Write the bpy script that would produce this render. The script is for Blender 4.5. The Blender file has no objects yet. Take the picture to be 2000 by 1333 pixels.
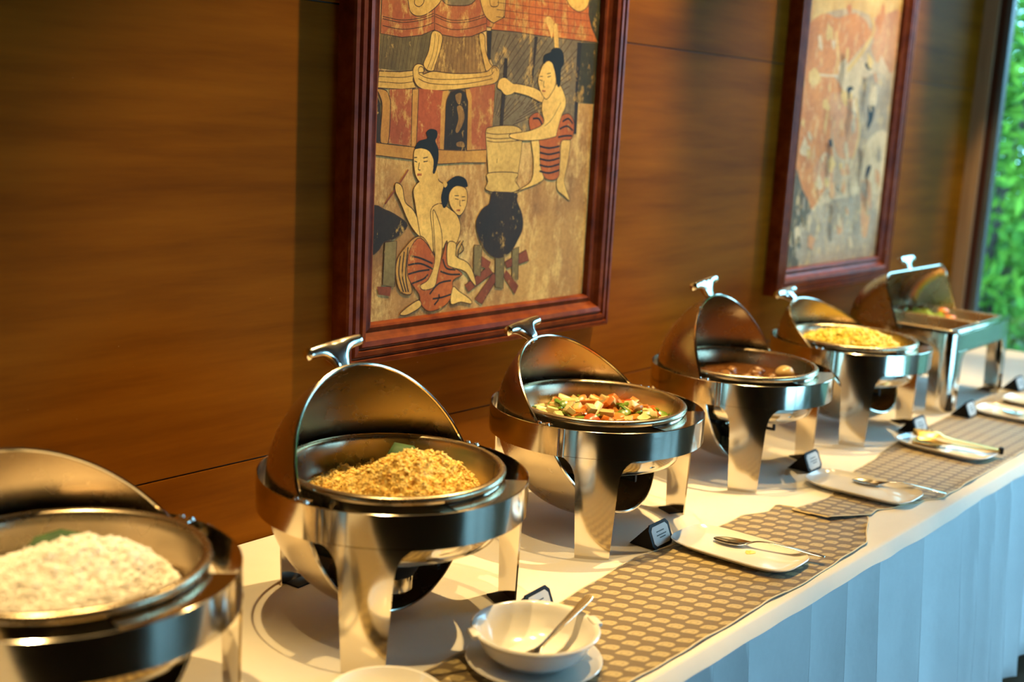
import bpy, bmesh, math, random
import numpy as np
from mathutils import Vector, Matrix, noise
from mathutils.geometry import tessellate_polygon

PI = math.pi
random.seed(7)
RNG = np.random.default_rng(7)
SC = bpy.context.scene
COL = SC.collection

# ------------------------------------------------------------------ camera
F_PX, CX, CY = 2332.1, 1000.0, 666.5
_vx = np.array([2993.65 - CX, -(323.42 - CY), -F_PX]); _vx /= np.linalg.norm(_vx)
_vz = -np.array([354.4 - CX, -(12767.4 - CY), -F_PX]); _vz /= np.linalg.norm(_vz)
_vy = np.cross(_vz, _vx); _vy /= np.linalg.norm(_vy)
RW = np.stack([_vx, _vy, _vz], 1)            # world -> camera axes
EYE = np.array([0.0, -1.935, 1.67])
cam_data = bpy.data.cameras.new('camera')
cam = bpy.data.objects.new('camera', cam_data); COL.objects.link(cam)
M4 = Matrix([list(RW.T[i]) + [EYE[i]] for i in range(3)] + [[0, 0, 0, 1]])
cam.matrix_world = M4
cam_data.sensor_width = 36.0
cam_data.lens = 36.0 * F_PX / 2000.0
cam_data.clip_start = 0.05
cam_data.dof.use_dof = True
cam_data.dof.focus_distance = 2.5
cam_data.dof.aperture_fstop = 2.0
SC.camera = cam

def ray_at(px, axis, val):
    """photo pixel -> point on the plane (axis = val)"""
    d = RW.T @ np.array([(px[0] - CX) / F_PX, -(px[1] - CY) / F_PX, -1.0])
    t = (val - EYE[axis]) / d[axis]
    return EYE + t * d

# ------------------------------------------------------------------ world, exposure
world = bpy.data.worlds.new('daylight'); SC.world = world
world.use_nodes = True
wn = world.node_tree.nodes; wl = world.node_tree.links
bg = wn['Background']
bg.inputs['Color'].default_value = (0.30, 0.68, 1.0, 1)
bg.inputs['Strength'].default_value = 11.0
SC.view_settings.view_transform = 'Standard'
SC.view_settings.look = 'None'
SC.view_settings.gamma = 1.0
SC.view_settings.use_curve_mapping = False
SC.view_settings.exposure = -0.12

WARM = (1.0, 0.66, 0.26)
# ceiling downlights: x, y, aim x, aim y, aim z, watts, cone, softness
CEIL = 3.60
DOWNLIGHTS = [
    (0.30, -0.50, 0.40, -0.62, 0.75, 400, 38, 0.5),      # over the table, one for each dish or so
    (1.22, -0.45, 1.30, -0.60, 0.75, 215, 36, 0.5),
    (2.10, -0.45, 2.12, -0.60, 0.75, 175, 36, 0.5),
    (3.00, -0.45, 3.00, -0.60, 0.75, 175, 36, 0.5),
    (3.85, -0.45, 3.80, -0.60, 0.75, 175, 36, 0.5),
    (4.72, -0.50, 4.80, -0.58, 0.75, 170, 36, 0.5),
    (4.60, -0.60, 5.48, -0.20, 1.00, 300, 18, 0.5),
    (3.02, -0.65, 2.10, 0.00, 1.40, 510, 52, 0.6),       # turned to the paintings
    (4.75, -0.65, 3.95, 0.00, 1.40, 380, 52, 0.6),
]

# ------------------------------------------------------------------ materials
def mat_base(name):
    m = bpy.data.materials.new(name); m.use_nodes = True
    nt = m.node_tree
    return m, nt, nt.nodes, nt.links, nt.nodes['Principled BSDF']

def sset(b, **kw):
    for k, v in kw.items():
        k = k.replace('_', ' ')
        if k in b.inputs:
            if isinstance(v, tuple) and len(v) == 3: v = v + (1,)
            b.inputs[k].default_value = v

def coords(n, l, scale=(1, 1, 1), kind='Object', rot=(0, 0, 0)):
    tc = n.new('ShaderNodeTexCoord'); mp = n.new('ShaderNodeMapping')
    mp.inputs['Scale'].default_value = scale; mp.inputs['Rotation'].default_value = rot
    l.new(tc.outputs[kind], mp.inputs['Vector'])
    return mp.outputs['Vector']

def noise_node(n, l, vec, scale, detail=4, rough=0.55):
    t = n.new('ShaderNodeTexNoise'); t.inputs['Scale'].default_value = scale
    t.inputs['Detail'].default_value = detail; t.inputs['Roughness'].default_value = rough
    l.new(vec, t.inputs['Vector']); return t.outputs['Fac']

def ramp(n, l, fac, stops):
    r = n.new('ShaderNodeValToRGB'); e = r.color_ramp.elements
    while len(e) < len(stops): e.new(0.5)
    for i, (p, c) in enumerate(stops):
        e[i].position = p; e[i].color = tuple(c) + (1,) if len(c) == 3 else c
    l.new(fac, r.inputs['Fac']); return r.outputs['Color']

def mixc(n, l, fac, a, b, mode='MIX'):
    m = n.new('ShaderNodeMix'); m.data_type = 'RGBA'; m.blend_type = mode
    for sock, v in ((m.inputs[0], fac), (m.inputs[6], a), (m.inputs[7], b)):
        if isinstance(v, (int, float)): sock.default_value = v
        elif isinstance(v, tuple): sock.default_value = v + (1,) if len(v) == 3 else v
        else: l.new(v, sock)
    return m.outputs[2]

def bump(n, l, b, h, strength=0.2, dist=0.01):
    bp = n.new('ShaderNodeBump'); bp.inputs['Strength'].default_value = strength
    bp.inputs['Distance'].default_value = dist
    l.new(h, bp.inputs['Height']); l.new(bp.outputs['Normal'], b.inputs['Normal'])

def math_node(n, l, op, a, b=None, c=None):
    m = n.new('ShaderNodeMath'); m.operation = op
    for i, v in enumerate((a, b, c)):
        if v is None: continue
        if isinstance(v, (int, float)): m.inputs[i].default_value = v
        else: l.new(v, m.inputs[i])
    return m.outputs[0]

def wood_mat(name, dark, mid, light, scale=(1.2, 14, 14), rough=0.4, coat=0.0, spec=0.5):
    m, nt, n, l, b = mat_base(name)
    v = coords(n, l, scale)
    f1 = noise_node(n, l, v, 2.2, 6, 0.6)
    v2 = coords(n, l, (scale[0] * 0.5, scale[1] * 0.35, scale[2] * 0.35))
    f2 = noise_node(n, l, v2, 1.6, 3, 0.5)
    c1 = ramp(n, l, f1, [(0.30, dark), (0.5, mid), (0.72, light)])
    c2 = ramp(n, l, f2, [(0.3, (0.62, 0.58, 0.55)), (0.65, (1, 1, 1))])
    c = mixc(n, l, 0.75, c1, c2, 'MULTIPLY')
    l.new(c, b.inputs['Base Color'])
    v3 = coords(n, l, (scale[0] * 2, scale[1] * 6, scale[2] * 6))
    f3 = noise_node(n, l, v3, 4, 3)
    bump(n, l, b, f3, 0.06, 0.002)
    sset(b, Roughness=rough, Coat_Weight=coat, Coat_Roughness=0.3, Specular_IOR_Level=spec)
    return m

M = {}
M['wall_wood'] = wood_mat('veneer', (0.160, 0.050, 0.002), (0.222, 0.072, 0.003), (0.27, 0.094, 0.005), (0.8, 9, 9), 0.5, 0.0, 0.025)
def scuff(m):
    nt = m.node_tree; n = nt.nodes; l = nt.links; b = n['Principled BSDF']
    src = b.inputs['Base Color'].links[0].from_socket
    f = noise_node(n, l, coords(n, l, (1, 1, 1.6)), 95, 3, 0.6); g = noise_node(n, l, coords(n, l), 2.3, 2)
    h = math_node(n, l, 'MULTIPLY', math_node(n, l, 'GREATER_THAN', f, 0.735), math_node(n, l, 'GREATER_THAN', g, 0.56))
    l.new(mixc(n, l, math_node(n, l, 'MULTIPLY', h, 0.7), src, (0.62, 0.45, 0.22)), b.inputs['Base Color'])
scuff(M['wall_wood'])
M['groove'] = wood_mat('groove_wood', (0.02, 0.008, 0.003), (0.03, 0.012, 0.004), (0.035, 0.016, 0.006), rough=0.7)
M['frame_wood'] = wood_mat('red_frame_wood', (0.10, 0.019, 0.005), (0.175, 0.036, 0.009), (0.24, 0.062, 0.016), (10, 10, 10), 0.36, 0.0, 0.12)
M['post_tan'] = wood_mat('tan_post_wood', (0.26, 0.16, 0.08), (0.33, 0.21, 0.11), (0.38, 0.25, 0.14), (12, 12, 1), 0.5)
M['post_red'] = wood_mat('dark_red_post_wood', (0.035, 0.010, 0.008), (0.05, 0.014, 0.01), (0.06, 0.018, 0.012), (12, 12, 1), 0.4)
M['floor_wood'] = wood_mat('dark_floor', (0.10, 0.055, 0.026), (0.15, 0.085, 0.04), (0.19, 0.11, 0.055), (1, 8, 8), 0.45)

def plain(name, col, rough=0.5, metal=0.0, var=0.06, vs=30, bumpk=0.0, **kw):
    m, nt, n, l, b = mat_base(name)
    v = coords(n, l)
    f = noise_node(n, l, v, vs, 4)
    d = tuple(max(0, c * (1 - var)) for c in col); u = tuple(min(1, c * (1 + var)) for c in col)
    l.new(ramp(n, l, f, [(0.3, d), (0.7, u)]), b.inputs['Base Color'])
    sset(b, Roughness=rough, Metallic=metal, **kw)
    if bumpk: bump(n, l, b, f, bumpk, 0.003)
    return m

M['ceiling'] = plain('ceiling_paint', (0.16, 0.10, 0.06), 0.8)
M['room_wall'] = plain('room_wall_wood', (0.22, 0.105, 0.04), 0.5, var=0.2, vs=6)
M['alu'] = plain('grey_window_frame', (0.10, 0.12, 0.12), 0.4, 0.3)
M['black'] = plain('black_plastic', (0.012, 0.011, 0.011), 0.55, Specular_IOR_Level=0.15)
M['paper'] = plain('label_paper', (0.62, 0.62, 0.60), 0.7, var=0.03)
M['ink'] = plain('label_ink', (0.10, 0.11, 0.11), 0.7)
M['ceramic'] = plain('white_glazed_ceramic', (0.86, 0.84, 0.79), 0.16, var=0.02, vs=8, Coat_Weight=0.4, Coat_Roughness=0.05)
M['lamp_trim'] = plain('lamp_trim', (0.5, 0.45, 0.38), 0.4, 0.4)
M['wick'] = plain('burner_core', (0.05, 0.04, 0.03), 0.8)

def steel_mat(name, col, r0, r1, streak=(1, 1, 30)):
    m, nt, n, l, b = mat_base(name)
    v = coords(n, l, streak)
    f = noise_node(n, l, v, 18, 4)
    mr = n.new('ShaderNodeMapRange'); mr.inputs[3].default_value = r0; mr.inputs[4].default_value = r1
    l.new(f, mr.inputs[0]); l.new(mr.outputs[0], b.inputs['Roughness'])
    sset(b, Base_Color=col, Metallic=1.0)
    return m
M['steel'] = steel_mat('polished_steel', (0.68, 0.62, 0.52), 0.07, 0.16)
M['steel_in'] = steel_mat('brushed_steel', (0.60, 0.49, 0.34), 0.24, 0.30, (1, 1, 1))
M['chrome'] = steel_mat('cast_chrome', (0.82, 0.79, 0.72), 0.12, 0.20, (1, 1, 1))
M['brass'] = steel_mat('gold_tone_steel', (0.78, 0.54, 0.18), 0.3, 0.42)

def cloth_mat(name, col, weave=900, wr=0.25, sheen=0.2):
    m, nt, n, l, b = mat_base(name)
    v = coords(n, l)
    f = noise_node(n, l, v, 5, 5, 0.6)
    d = tuple(c * 0.93 for c in col)
    l.new(ramp(n, l, f, [(0.3, d), (0.65, col)]), b.inputs['Base Color'])
    w = coords(n, l, (1, 1, 1))
    f2 = noise_node(n, l, w, weave, 2)
    v3 = coords(n, l, (2.2, 5.5, 2.2), rot=(0, 0, 0.5))
    f3 = noise_node(n, l, v3, 3.2, 4, 0.55)
    h = math_node(n, l, 'ADD', math_node(n, l, 'MULTIPLY', f2, 0.06), f3)
    bump(n, l, b, h, wr, 0.012)
    sset(b, Roughness=0.85, Sheen_Weight=sheen)
    return m
M['cloth'] = cloth_mat('cream_tablecloth', (0.80, 0.77, 0.68), wr=0.10)
M['skirt'] = cloth_mat('white_skirt_cloth', (0.80, 0.80, 0.80), wr=0.30)
M['hem'] = cloth_mat('runner_hem', (0.80, 0.66, 0.40), wr=0.1)

def runner_mat(name, rowsp, colsp, stagger):
    m, nt, n, l, b = mat_base(name)
    tc = n.new('ShaderNodeTexCoord'); sep = n.new('ShaderNodeSeparateXYZ')
    l.new(tc.outputs['UV'], sep.inputs[0])
    u = math_node(n, l, 'DIVIDE', sep.outputs[0], rowsp)      # rows across the length
    row = math_node(n, l, 'FLOOR', u)
    fu = math_node(n, l, 'SUBTRACT', math_node(n, l, 'FRACT', u), 0.5)
    par = math_node(n, l, 'MULTIPLY', math_node(n, l, 'MODULO', math_node(n, l, 'ADD', row, 1000), 2), stagger)
    w = math_node(n, l, 'ADD', math_node(n, l, 'DIVIDE', sep.outputs[1], colsp), par)
    fw = math_node(n, l, 'SUBTRACT', math_node(n, l, 'FRACT', w), 0.5)
    # leaf-like motif: leaning ellipse, flat on one side
    lean = math_node(n, l, 'MULTIPLY', fw, 0.35)
    a = math_node(n, l, 'DIVIDE', math_node(n, l, 'ADD', fu, lean), 0.36)
    c = math_node(n, l, 'DIVIDE', fw, 0.44)
    r2 = math_node(n, l, 'ADD', math_node(n, l, 'POWER', math_node(n, l, 'ABSOLUTE', a), 2.6),
                   math_node(n, l, 'POWER', math_node(n, l, 'ABSOLUTE', c), 2.4))
    v = coords(n, l, kind='UV')
    fz = noise_node(n, l, v, 420, 3)
    r3 = math_node(n, l, 'ADD', r2, math_node(n, l, 'MULTIPLY', math_node(n, l, 'SUBTRACT', fz, 0.5), 0.7))
    mask = math_node(n, l, 'MULTIPLY', math_node(n, l, 'LESS_THAN', r3, 0.88), math_node(n, l, 'GREATER_THAN', a, -0.62))
    # inner woven detail
    ring = math_node(n, l, 'GREATER_THAN', math_node(n, l, 'SINE', math_node(n, l, 'MULTIPLY', r2, 11.0)), 0.55)
    fz2 = noise_node(n, l, v, 900, 2)
    ground = ramp(n, l, fz2, [(0.35, (0.11, 0.070, 0.017)), (0.65, (0.21, 0.140, 0.038))])
    motif = ramp(n, l, fz2, [(0.35, (0.38, 0.285, 0.105)), (0.65, (0.60, 0.47, 0.20))])
    motif2 = mixc(n, l, math_node(n, l, 'MULTIPLY', ring, 0.38), motif, (0.24, 0.17, 0.06))
    l.new(mixc(n, l, mask, ground, motif2), b.inputs['Base Color'])
    bump(n, l, b, math_node(n, l, 'ADD', math_node(n, l, 'MULTIPLY', mask, 0.5), fz2), 0.25, 0.0015)
    sset(b, Roughness=0.62, Sheen_Weight=0.3)
    return m
M['runner'] = runner_mat('gold_woven_runner', 0.0405, 0.0315, 0.5)
M['runner_b'] = runner_mat('gold_woven_runner_dense', 0.031, 0.036, 0.0)

def food_mat(name, stops, scale, rough=0.45, sss=0.0):
    m, nt, n, l, b = mat_base(name)
    v = coords(n, l)
    f = noise_node(n, l, v, scale, 3, 0.6)
    l.new(ramp(n, l, f, stops), b.inputs['Base Color'])
    sset(b, Roughness=rough, Subsurface_Weight=sss, Subsurface_Scale=0.004)
    return m
M['rice'] = food_mat('white_rice', [(0.2, (0.86, 0.83, 0.75)), (0.55, (0.94, 0.92, 0.88))], 60, 0.5)
M['fried_rice'] = food_mat('fried_rice', [(0.25, (0.55, 0.22, 0.05)), (0.35, (0.86, 0.52, 0.10)), (0.48, (0.96, 0.72, 0.20)), (0.68, (0.98, 0.82, 0.38))], 75, 0.4)
M['yellow_food'] = food_mat('yellow_food', [(0.3, (0.82, 0.60, 0.05)), (0.5, (0.95, 0.80, 0.12)), (0.75, (0.97, 0.88, 0.28))], 40, 0.4)
M['leaf_dark'] = food_mat('banana_leaf', [(0.3, (0.012, 0.045, 0.010)), (0.7, (0.035, 0.10, 0.018))], 20, 0.7)
M['carrot'] = food_mat('carrot', [(0.3, (0.75, 0.20, 0.03)), (0.7, (0.85, 0.33, 0.06))], 30, 0.3)
M['tomato'] = food_mat('red_pepper', [(0.3, (0.55, 0.06, 0.015)), (0.7, (0.72, 0.13, 0.03))], 30, 0.25)
M['pepper'] = food_mat('green_pepper', [(0.3, (0.10, 0.22, 0.02)), (0.7, (0.25, 0.40, 0.05))], 30, 0.25)
M['squash'] = food_mat('pale_squash', [(0.3, (0.72, 0.55, 0.18)), (0.7, (0.82, 0.72, 0.38))], 40, 0.35)
M['mushroom'] = food_mat('meat', [(0.3, (0.33, 0.17, 0.07)), (0.7, (0.55, 0.34, 0.16))], 40, 0.4)
M['stew_meat'] = food_mat('stewed_meat', [(0.3, (0.14, 0.055, 0.015)), (0.7, (0.36, 0.18, 0.06))], 40, 0.3)
M['stew'] = food_mat('brown_sauce', [(0.3, (0.10, 0.035, 0.008)), (0.7, (0.20, 0.08, 0.02))], 25, 0.12)
M['stir_sauce'] = food_mat('vegetable_sauce', [(0.3, (0.30, 0.11, 0.02)), (0.7, (0.45, 0.20, 0.04))], 25, 0.2)
M['potato'] = food_mat('potato', [(0.3, (0.70, 0.47, 0.16)), (0.7, (0.80, 0.60, 0.26))], 25, 0.3)
M['lettuce'] = food_mat('lettuce', [(0.3, (0.28, 0.45, 0.04)), (0.7, (0.55, 0.68, 0.16))], 30, 0.4)
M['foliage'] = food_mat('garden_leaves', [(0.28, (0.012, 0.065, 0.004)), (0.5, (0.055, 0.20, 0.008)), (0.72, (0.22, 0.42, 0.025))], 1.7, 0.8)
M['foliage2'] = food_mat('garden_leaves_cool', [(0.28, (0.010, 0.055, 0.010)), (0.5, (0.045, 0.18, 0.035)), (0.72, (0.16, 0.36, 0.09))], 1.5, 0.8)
M['bark'] = food_mat('bark', [(0.3, (0.02, 0.015, 0.01)), (0.7, (0.06, 0.045, 0.03))], 14, 0.8)
M['soil'] = food_mat('garden_soil', [(0.3, (0.015, 0.035, 0.01)), (0.7, (0.035, 0.07, 0.02))], 3, 0.9)

def glass_mat():
    m, nt, n, l, b = mat_base('window_glass')
    n.remove(b)
    tr = n.new('ShaderNodeBsdfTransparent'); tr.inputs[0].default_value = (0.94, 0.97, 0.96, 1)
    gl = n.new('ShaderNodeBsdfGlossy'); gl.inputs['Roughness'].default_value = 0.02
    fr = n.new('ShaderNodeFresnel'); fr.inputs[0].default_value = 1.35
    mx = n.new('ShaderNodeMixShader')
    l.new(fr.outputs[0], mx.inputs[0]); l.new(tr.outputs[0], mx.inputs[1]); l.new(gl.outputs[0], mx.inputs[2])
    l.new(mx.outputs[0], n['Material Output'].inputs['Surface'])
    return m
M['glass'] = glass_mat()

def emit_mat():
    m, nt, n, l, b = mat_base('lamp_glow')
    sset(b, Base_Color=(0.8, 0.7, 0.5), Emission_Color=WARM, Emission_Strength=12.0)
    return m
M['glow'] = emit_mat()

# ------------------------------------------------------------------ mesh helpers
class MB:
    def __init__(s): s.v = []; s.f = []; s.uv = None
    def add(s, verts, faces):
        o = len(s.v); s.v.extend([tuple(map(float, p)) for p in verts])
        s.f.extend([tuple(i + o for i in f) for f in faces]); return s
    def box(s, x0, x1, y0, y1, z0, z1, bev=0.0):
        if bev <= 0:
            P = [(x, y, z) for z in (z0, z1) for y in (y0, y1) for x in (x0, x1)]
            return s.add(P, [(0, 2, 3, 1), (4, 5, 7, 6), (0, 1, 5, 4), (2, 6, 7, 3), (0, 4, 6, 2), (1, 3, 7, 5)])
        bm = bmesh.new(); bmesh.ops.create_cube(bm, size=1)
        for v in bm.verts:
            v.co = Vector(((x0 + x1) / 2 + v.co.x * (x1 - x0), (y0 + y1) / 2 + v.co.y * (y1 - y0), (z0 + z1) / 2 + v.co.z * (z1 - z0)))
        bmesh.ops.bevel(bm, geom=bm.edges[:] , offset=bev, segments=2, affect='EDGES', profile=0.5)
        bm.verts.index_update()
        s.add([v.co[:] for v in bm.verts], [[v.index for v in f.verts] for f in bm.faces]); bm.free(); return s
    def grid(s, P, closed_u=False, closed_v=False, flip=False):
        nu, nv = len(P), len(P[0]); V = [p for r in P for p in r]; F = []
        for i in range(nu if closed_u else nu - 1):
            for j in range(nv if closed_v else nv - 1):
                a = i * nv + j; b2 = i * nv + (j + 1) % nv; c2 = ((i + 1) % nu) * nv + (j + 1) % nv; d = ((i + 1) % nu) * nv + j
                F.append((a, d, c2, b2) if flip else (a, b2, c2, d))
        return s.add(V, F)
    def lathe(s, prof, n=48, center=(0, 0, 0), a0=0, a1=2 * PI):
        full = abs(a1 - a0 - 2 * PI) < 1e-6
        k = n if full else n + 1
        P = [[(center[0] + r * math.cos(a0 + (a1 - a0) * i / n), center[1] + r * math.sin(a0 + (a1 - a0) * i / n), center[2] + z)
              for i in range(k)] for r, z in prof]
        return s.grid(P, closed_v=full)
    def tube(s, path, r, n=8, closed=False, caps=True):
        path = [Vector(p) for p in path]; k = len(path); P = []
        up0 = None
        for i, p in enumerate(path):
            a = path[(i - 1) % k] if (closed or i > 0) else p
            b2 = path[(i + 1) % k] if (closed or i < k - 1) else p
            t = (b2 - a).normalized()
            if up0 is None:
                up0 = t.orthogonal().normalized()
            up0 = (up0 - t * up0.dot(t)).normalized(); w = t.cross(up0)
            rr = r[i] if isinstance(r, (list, tuple)) else r
            P.append([p + (up0 * math.cos(2 * PI * j / n) + w * math.sin(2 * PI * j / n)) * rr for j in range(n)])
        s.grid(P, closed_u=closed, closed_v=True)
        if caps and not closed:
            o = len(s.v) - k * n
            s.f.append(tuple(range(o, o + n))); s.f.append(tuple(reversed(range(o + (k - 1) * n, o + k * n))))
        return s
    def prism(s, poly, d0, d1, axes='xz'):
        """2D polygon extruded along the third axis"""
        def P(a, b2, d):
            return {'xz': (a, d, b2), 'xy': (a, b2, d), 'yz': (d, a, b2)}[axes]
        n = len(poly)
        V = [P(a, b2, d0) for a, b2 in poly] + [P(a, b2, d1) for a, b2 in poly]
        F = [tuple(range(n)), tuple(range(2 * n - 1, n - 1, -1))] + [(i, n + i, n + (i + 1) % n, (i + 1) % n) for i in range(n)]
        return s.add(V, F)
    def xform(s, mat):
        s.v = [tuple(mat @ Vector(p)) for p in s.v]; return s

def obj(name, mb, mat, parent=None, smooth=True, loc=None, angle=40):
    me = bpy.data.meshes.new(name)
    me.from_pydata(mb.v, [], mb.f); me.validate(); me.update()
    bm = bmesh.new(); bm.from_mesh(me)
    bmesh.ops.recalc_face_normals(bm, faces=bm.faces)
    if smooth:
        lim = math.radians(angle)
        for f in bm.faces: f.smooth = True
        for e in bm.edges:
            if len(e.link_faces) == 2:
                try: e.smooth = e.calc_face_angle() < lim
                except ValueError: pass
    bm.to_mesh(me); bm.free()
    me.materials.append(M[mat] if isinstance(mat, str) else mat)
    o = bpy.data.objects.new(name, me); COL.objects.link(o)
    if parent is not None: o.parent = parent
    if loc is not None: o.location = loc
    return o

def quick(name, V, F, mat, parent=None, smooth=False):
    me = bpy.data.meshes.new(name)
    V = np.asarray(V, dtype=np.float32); F = np.asarray(F, dtype=np.int32)
    me.vertices.add(len(V)); me.vertices.foreach_set('co', V.ravel())
    k = F.shape[1]
    me.loops.add(F.size); me.loops.foreach_set('vertex_index', F.ravel())
    me.polygons.add(len(F)); me.polygons.foreach_set('loop_start', np.arange(0, F.size, k, dtype=np.int32))
    me.polygons.foreach_set('use_smooth', np.full(len(F), smooth))
    me.update(calc_edges=True); me.validate()
    me.materials.append(M[mat])
    o = bpy.data.objects.new(name, me); COL.objects.link(o)
    if parent is not None: o.parent = parent
    return o

def empty(name, loc=(0, 0, 0), rz=0.0):
    o = bpy.data.objects.new(name, None); COL.objects.link(o)
    o.location = loc; o.rotation_euler = (0, 0, rz); o.empty_display_size = 0.05
    return o

def tag(o, label, cat, group=None, kind=None):
    o['label'] = label; o['category'] = cat
    if group: o['group'] = group
    if kind: o['kind'] = kind
    return o

def struct(o):
    o['kind'] = 'structure'; return o

def copy_tree(o, parent=None):
    c = o.copy(); COL.objects.link(c); c.parent = parent
    for ch in [x for x in bpy.data.objects if x.parent == o]:
        copy_tree(ch, c)
    return c

# ------------------------------------------------------------------ room shell
XE = 5.45           # far end wall
XN = -3.2           # near end wall
YF = -4.4           # opposite side of the room
TZ = 0.75           # table height

floor = struct(obj('floor', MB().box(XN, XE, YF, 0.1, -0.1, 0.0), 'floor_wood', smooth=False))
floor['label'] = 'dark wooden floor under the skirted buffet table'
ceiling = struct(obj('ceiling', MB().box(XN, XE, YF, 0.1, CEIL, CEIL + 0.1), 'ceiling', smooth=False))
wall = struct(obj('wall_back', MB().box(XN, XE, 0.004, 0.12, 0.0, CEIL), 'groove', smooth=False))
wall['label'] = 'brown wood veneer panel wall behind the buffet'
rows = [(0.0, 0.9275), (0.9305, 1.8675), (1.8705, 2.81), (2.813, CEIL)]
xs = [XN, -0.5, 4.15, XE]
for z0, z1 in rows:
    for a, b2 in zip(xs[:-1], xs[1:]):
        obj('panel', MB().box(a + 0.001, b2 - 0.001, 0.0, 0.02, z0, z1, 0.0012), 'wall_wood', wall, smooth=False)
struct(obj('wall_left', MB().box(XN - 0.1, XN, YF, 0.1, 0, CEIL), 'room_wall', smooth=False))

# end wall: wooden posts and a tall window on to the garden
def yz(px): return ray_at(px, 0, XE)[1:]
y_tan, y_red, y_alu = -0.064, -0.094, -0.118
struct(obj('trim_1', MB().box(XE - 0.02, XE + 0.14, y_tan, 0.10, 0, CEIL, 0.003), 'post_tan', smooth=False))
struct(obj('trim_2', MB().box(XE - 0.005, XE + 0.12, y_red, y_tan, 0, CEIL, 0.003), 'post_red', smooth=False))
SILL = 0.30
HEAD = 2.45
struct(obj('wall_right', MB().box(XE, XE + 0.12, YF, y_red, 0, SILL).box(XE, XE + 0.12, YF, -2.6, SILL, CEIL), 'room_wall', smooth=False))
struct(obj('wall_right_header', MB().box(XE, XE + 0.12, -2.6, y_red, HEAD, CEIL), 'room_wall', smooth=False))
ys = [y_red, -1.35, -2.6]
for i, (ya, yb) in enumerate(zip(ys[:-1], ys[1:])):
    w = struct(empty('window_%d' % (i + 1), (XE + 0.006, (ya + yb) / 2, SILL)))
    h = HEAD - SILL; hw = (ya - yb) / 2; t = abs(y_alu - y_red)
    for nm, args in (('window_frame', (-0.012, 0.012, hw - t, hw, 0, h)), ('window_frame', (-0.012, 0.012, -hw, -hw + t, 0, h)),
                     ('window_frame', (-0.012, 0.012, -hw + t, hw - t, 0, 0.05)), ('window_frame', (-0.012, 0.012, -hw + t, hw - t, h - 0.05, h))):
        obj(nm, MB().box(*args, 0.002), 'alu', w, smooth=False)
    obj('pane', MB().box(-0.004, 0.004, -hw + t, hw - t, 0.05, h - 0.05), 'glass', w, smooth=False)
# opposite long side: solid near the camera, glazed towards the garden end
struct(obj('wall_front', MB().box(XN, 2.5, YF - 0.1, YF, 0, CEIL), 'room_wall', smooth=False))
struct(obj('wall_front_sill', MB().box(2.5, XE, YF - 0.1, YF, 0, 0.06), 'room_wall', smooth=False))
struct(obj('wall_front_header', MB().box(2.5, XE, YF - 0.1, YF, 1.7, CEIL), 'room_wall', smooth=False))
for i in range(3):
    xa = 2.5 + i * (XE - 2.5) / 3; xb = 2.5 + (i + 1) * (XE - 2.5) / 3
    w = struct(empty('window_%d' % (i + 3), ((xa + xb) / 2, YF - 0.05, 0.06)))
    h = 1.64; hw = (xb - xa) / 2; t = 0.04
    for args in ((-hw, -hw + t, -0.03, 0.03, 0, h), (hw - t, hw, -0.03, 0.03, 0, h), (-hw + t, hw - t, -0.03, 0.03, 0, 0.05), (-hw + t, hw - t, -0.03, 0.03, h - 0.05, h)):
        obj('window_frame', MB().box(*args, 0.002), 'alu', w, smooth=False)
    obj('pane', MB().box(-hw + t, hw - t, -0.004, 0.004, 0.05, h - 0.05), 'glass', w, smooth=False)

# ceiling downlights
for i, (x, y, ax, ay, az, watt, cone, soft) in enumerate(DOWNLIGHTS):
    d = empty('ceiling_downlight', (x, y, CEIL))
    tag(d, 'small round downlight in the ceiling over the buffet table', 'downlight', 'buffet downlights')
    obj('trim_ring', MB().lathe([(0.032, -0.004), (0.036, -0.012), (0.062, -0.010), (0.066, 0.0), (0.032, 0.0), (0.032, -0.004)], 32), 'lamp_trim', d)
    obj('lens_offscreen', MB().lathe([(0.0, -0.003), (0.032, -0.004)], 24), 'glow', d)
    ld = bpy.data.lights.new('downlight_beam_offscreen', 'SPOT'); ld.energy = watt; ld.color = WARM
    ld.spot_size = math.radians(cone); ld.spot_blend = soft; ld.shadow_soft_size = 0.022
    lo = bpy.data.objects.new('downlight_beam_offscreen', ld); COL.objects.link(lo)
    lo.location = (x, y, CEIL - 0.03)
    lo.rotation_euler = (Vector((ax, ay, az)) - Vector((x, y, CEIL - 0.03))).to_track_quat('-Z', 'Y').to_euler()

# ------------------------------------------------------------------ garden outside
def leaves(name, n, center, rad, size, mat, parent, shell=0.35, seed=0):
    r = np.random.default_rng(seed)
    d = r.normal(size=(n, 3)); d /= np.linalg.norm(d, axis=1)[:, None]
    rr = shell + (1 - shell) * r.random(n) ** 0.6
    # clumps
    nc = 26; cd = r.normal(size=(nc, 3)); cd /= np.linalg.norm(cd, axis=1)[:, None]
    cc = cd * (0.45 + 0.5 * r.random((nc, 1)))
    idx = r.integers(0, nc, n)
    p = (cc[idx] + d * rr[:, None] * 0.38) * np.array(rad) + np.array(center)
    a = r.normal(size=(n, 3)); a[:, 2] -= 0.3; a /= np.linalg.norm(a, axis=1)[:, None]
    b2 = np.cross(a, r.normal(size=(n, 3))); b2 /= np.linalg.norm(b2, axis=1)[:, None]
    c2 = np.cross(a, b2)
    s = size * (0.6 + 0.8 * r.random((n, 1)))
    V = np.stack([p - a * s, p + b2 * s * 0.35 + c2 * s * 0.12, p + a * s, p - b2 * s * 0.35 + c2 * s * 0.12], 1).reshape(-1, 3)
    F = np.arange(4 * n).reshape(n, 4)
    o = quick(name, V, F, mat, parent); o['kind'] = 'stuff'; return o

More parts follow.
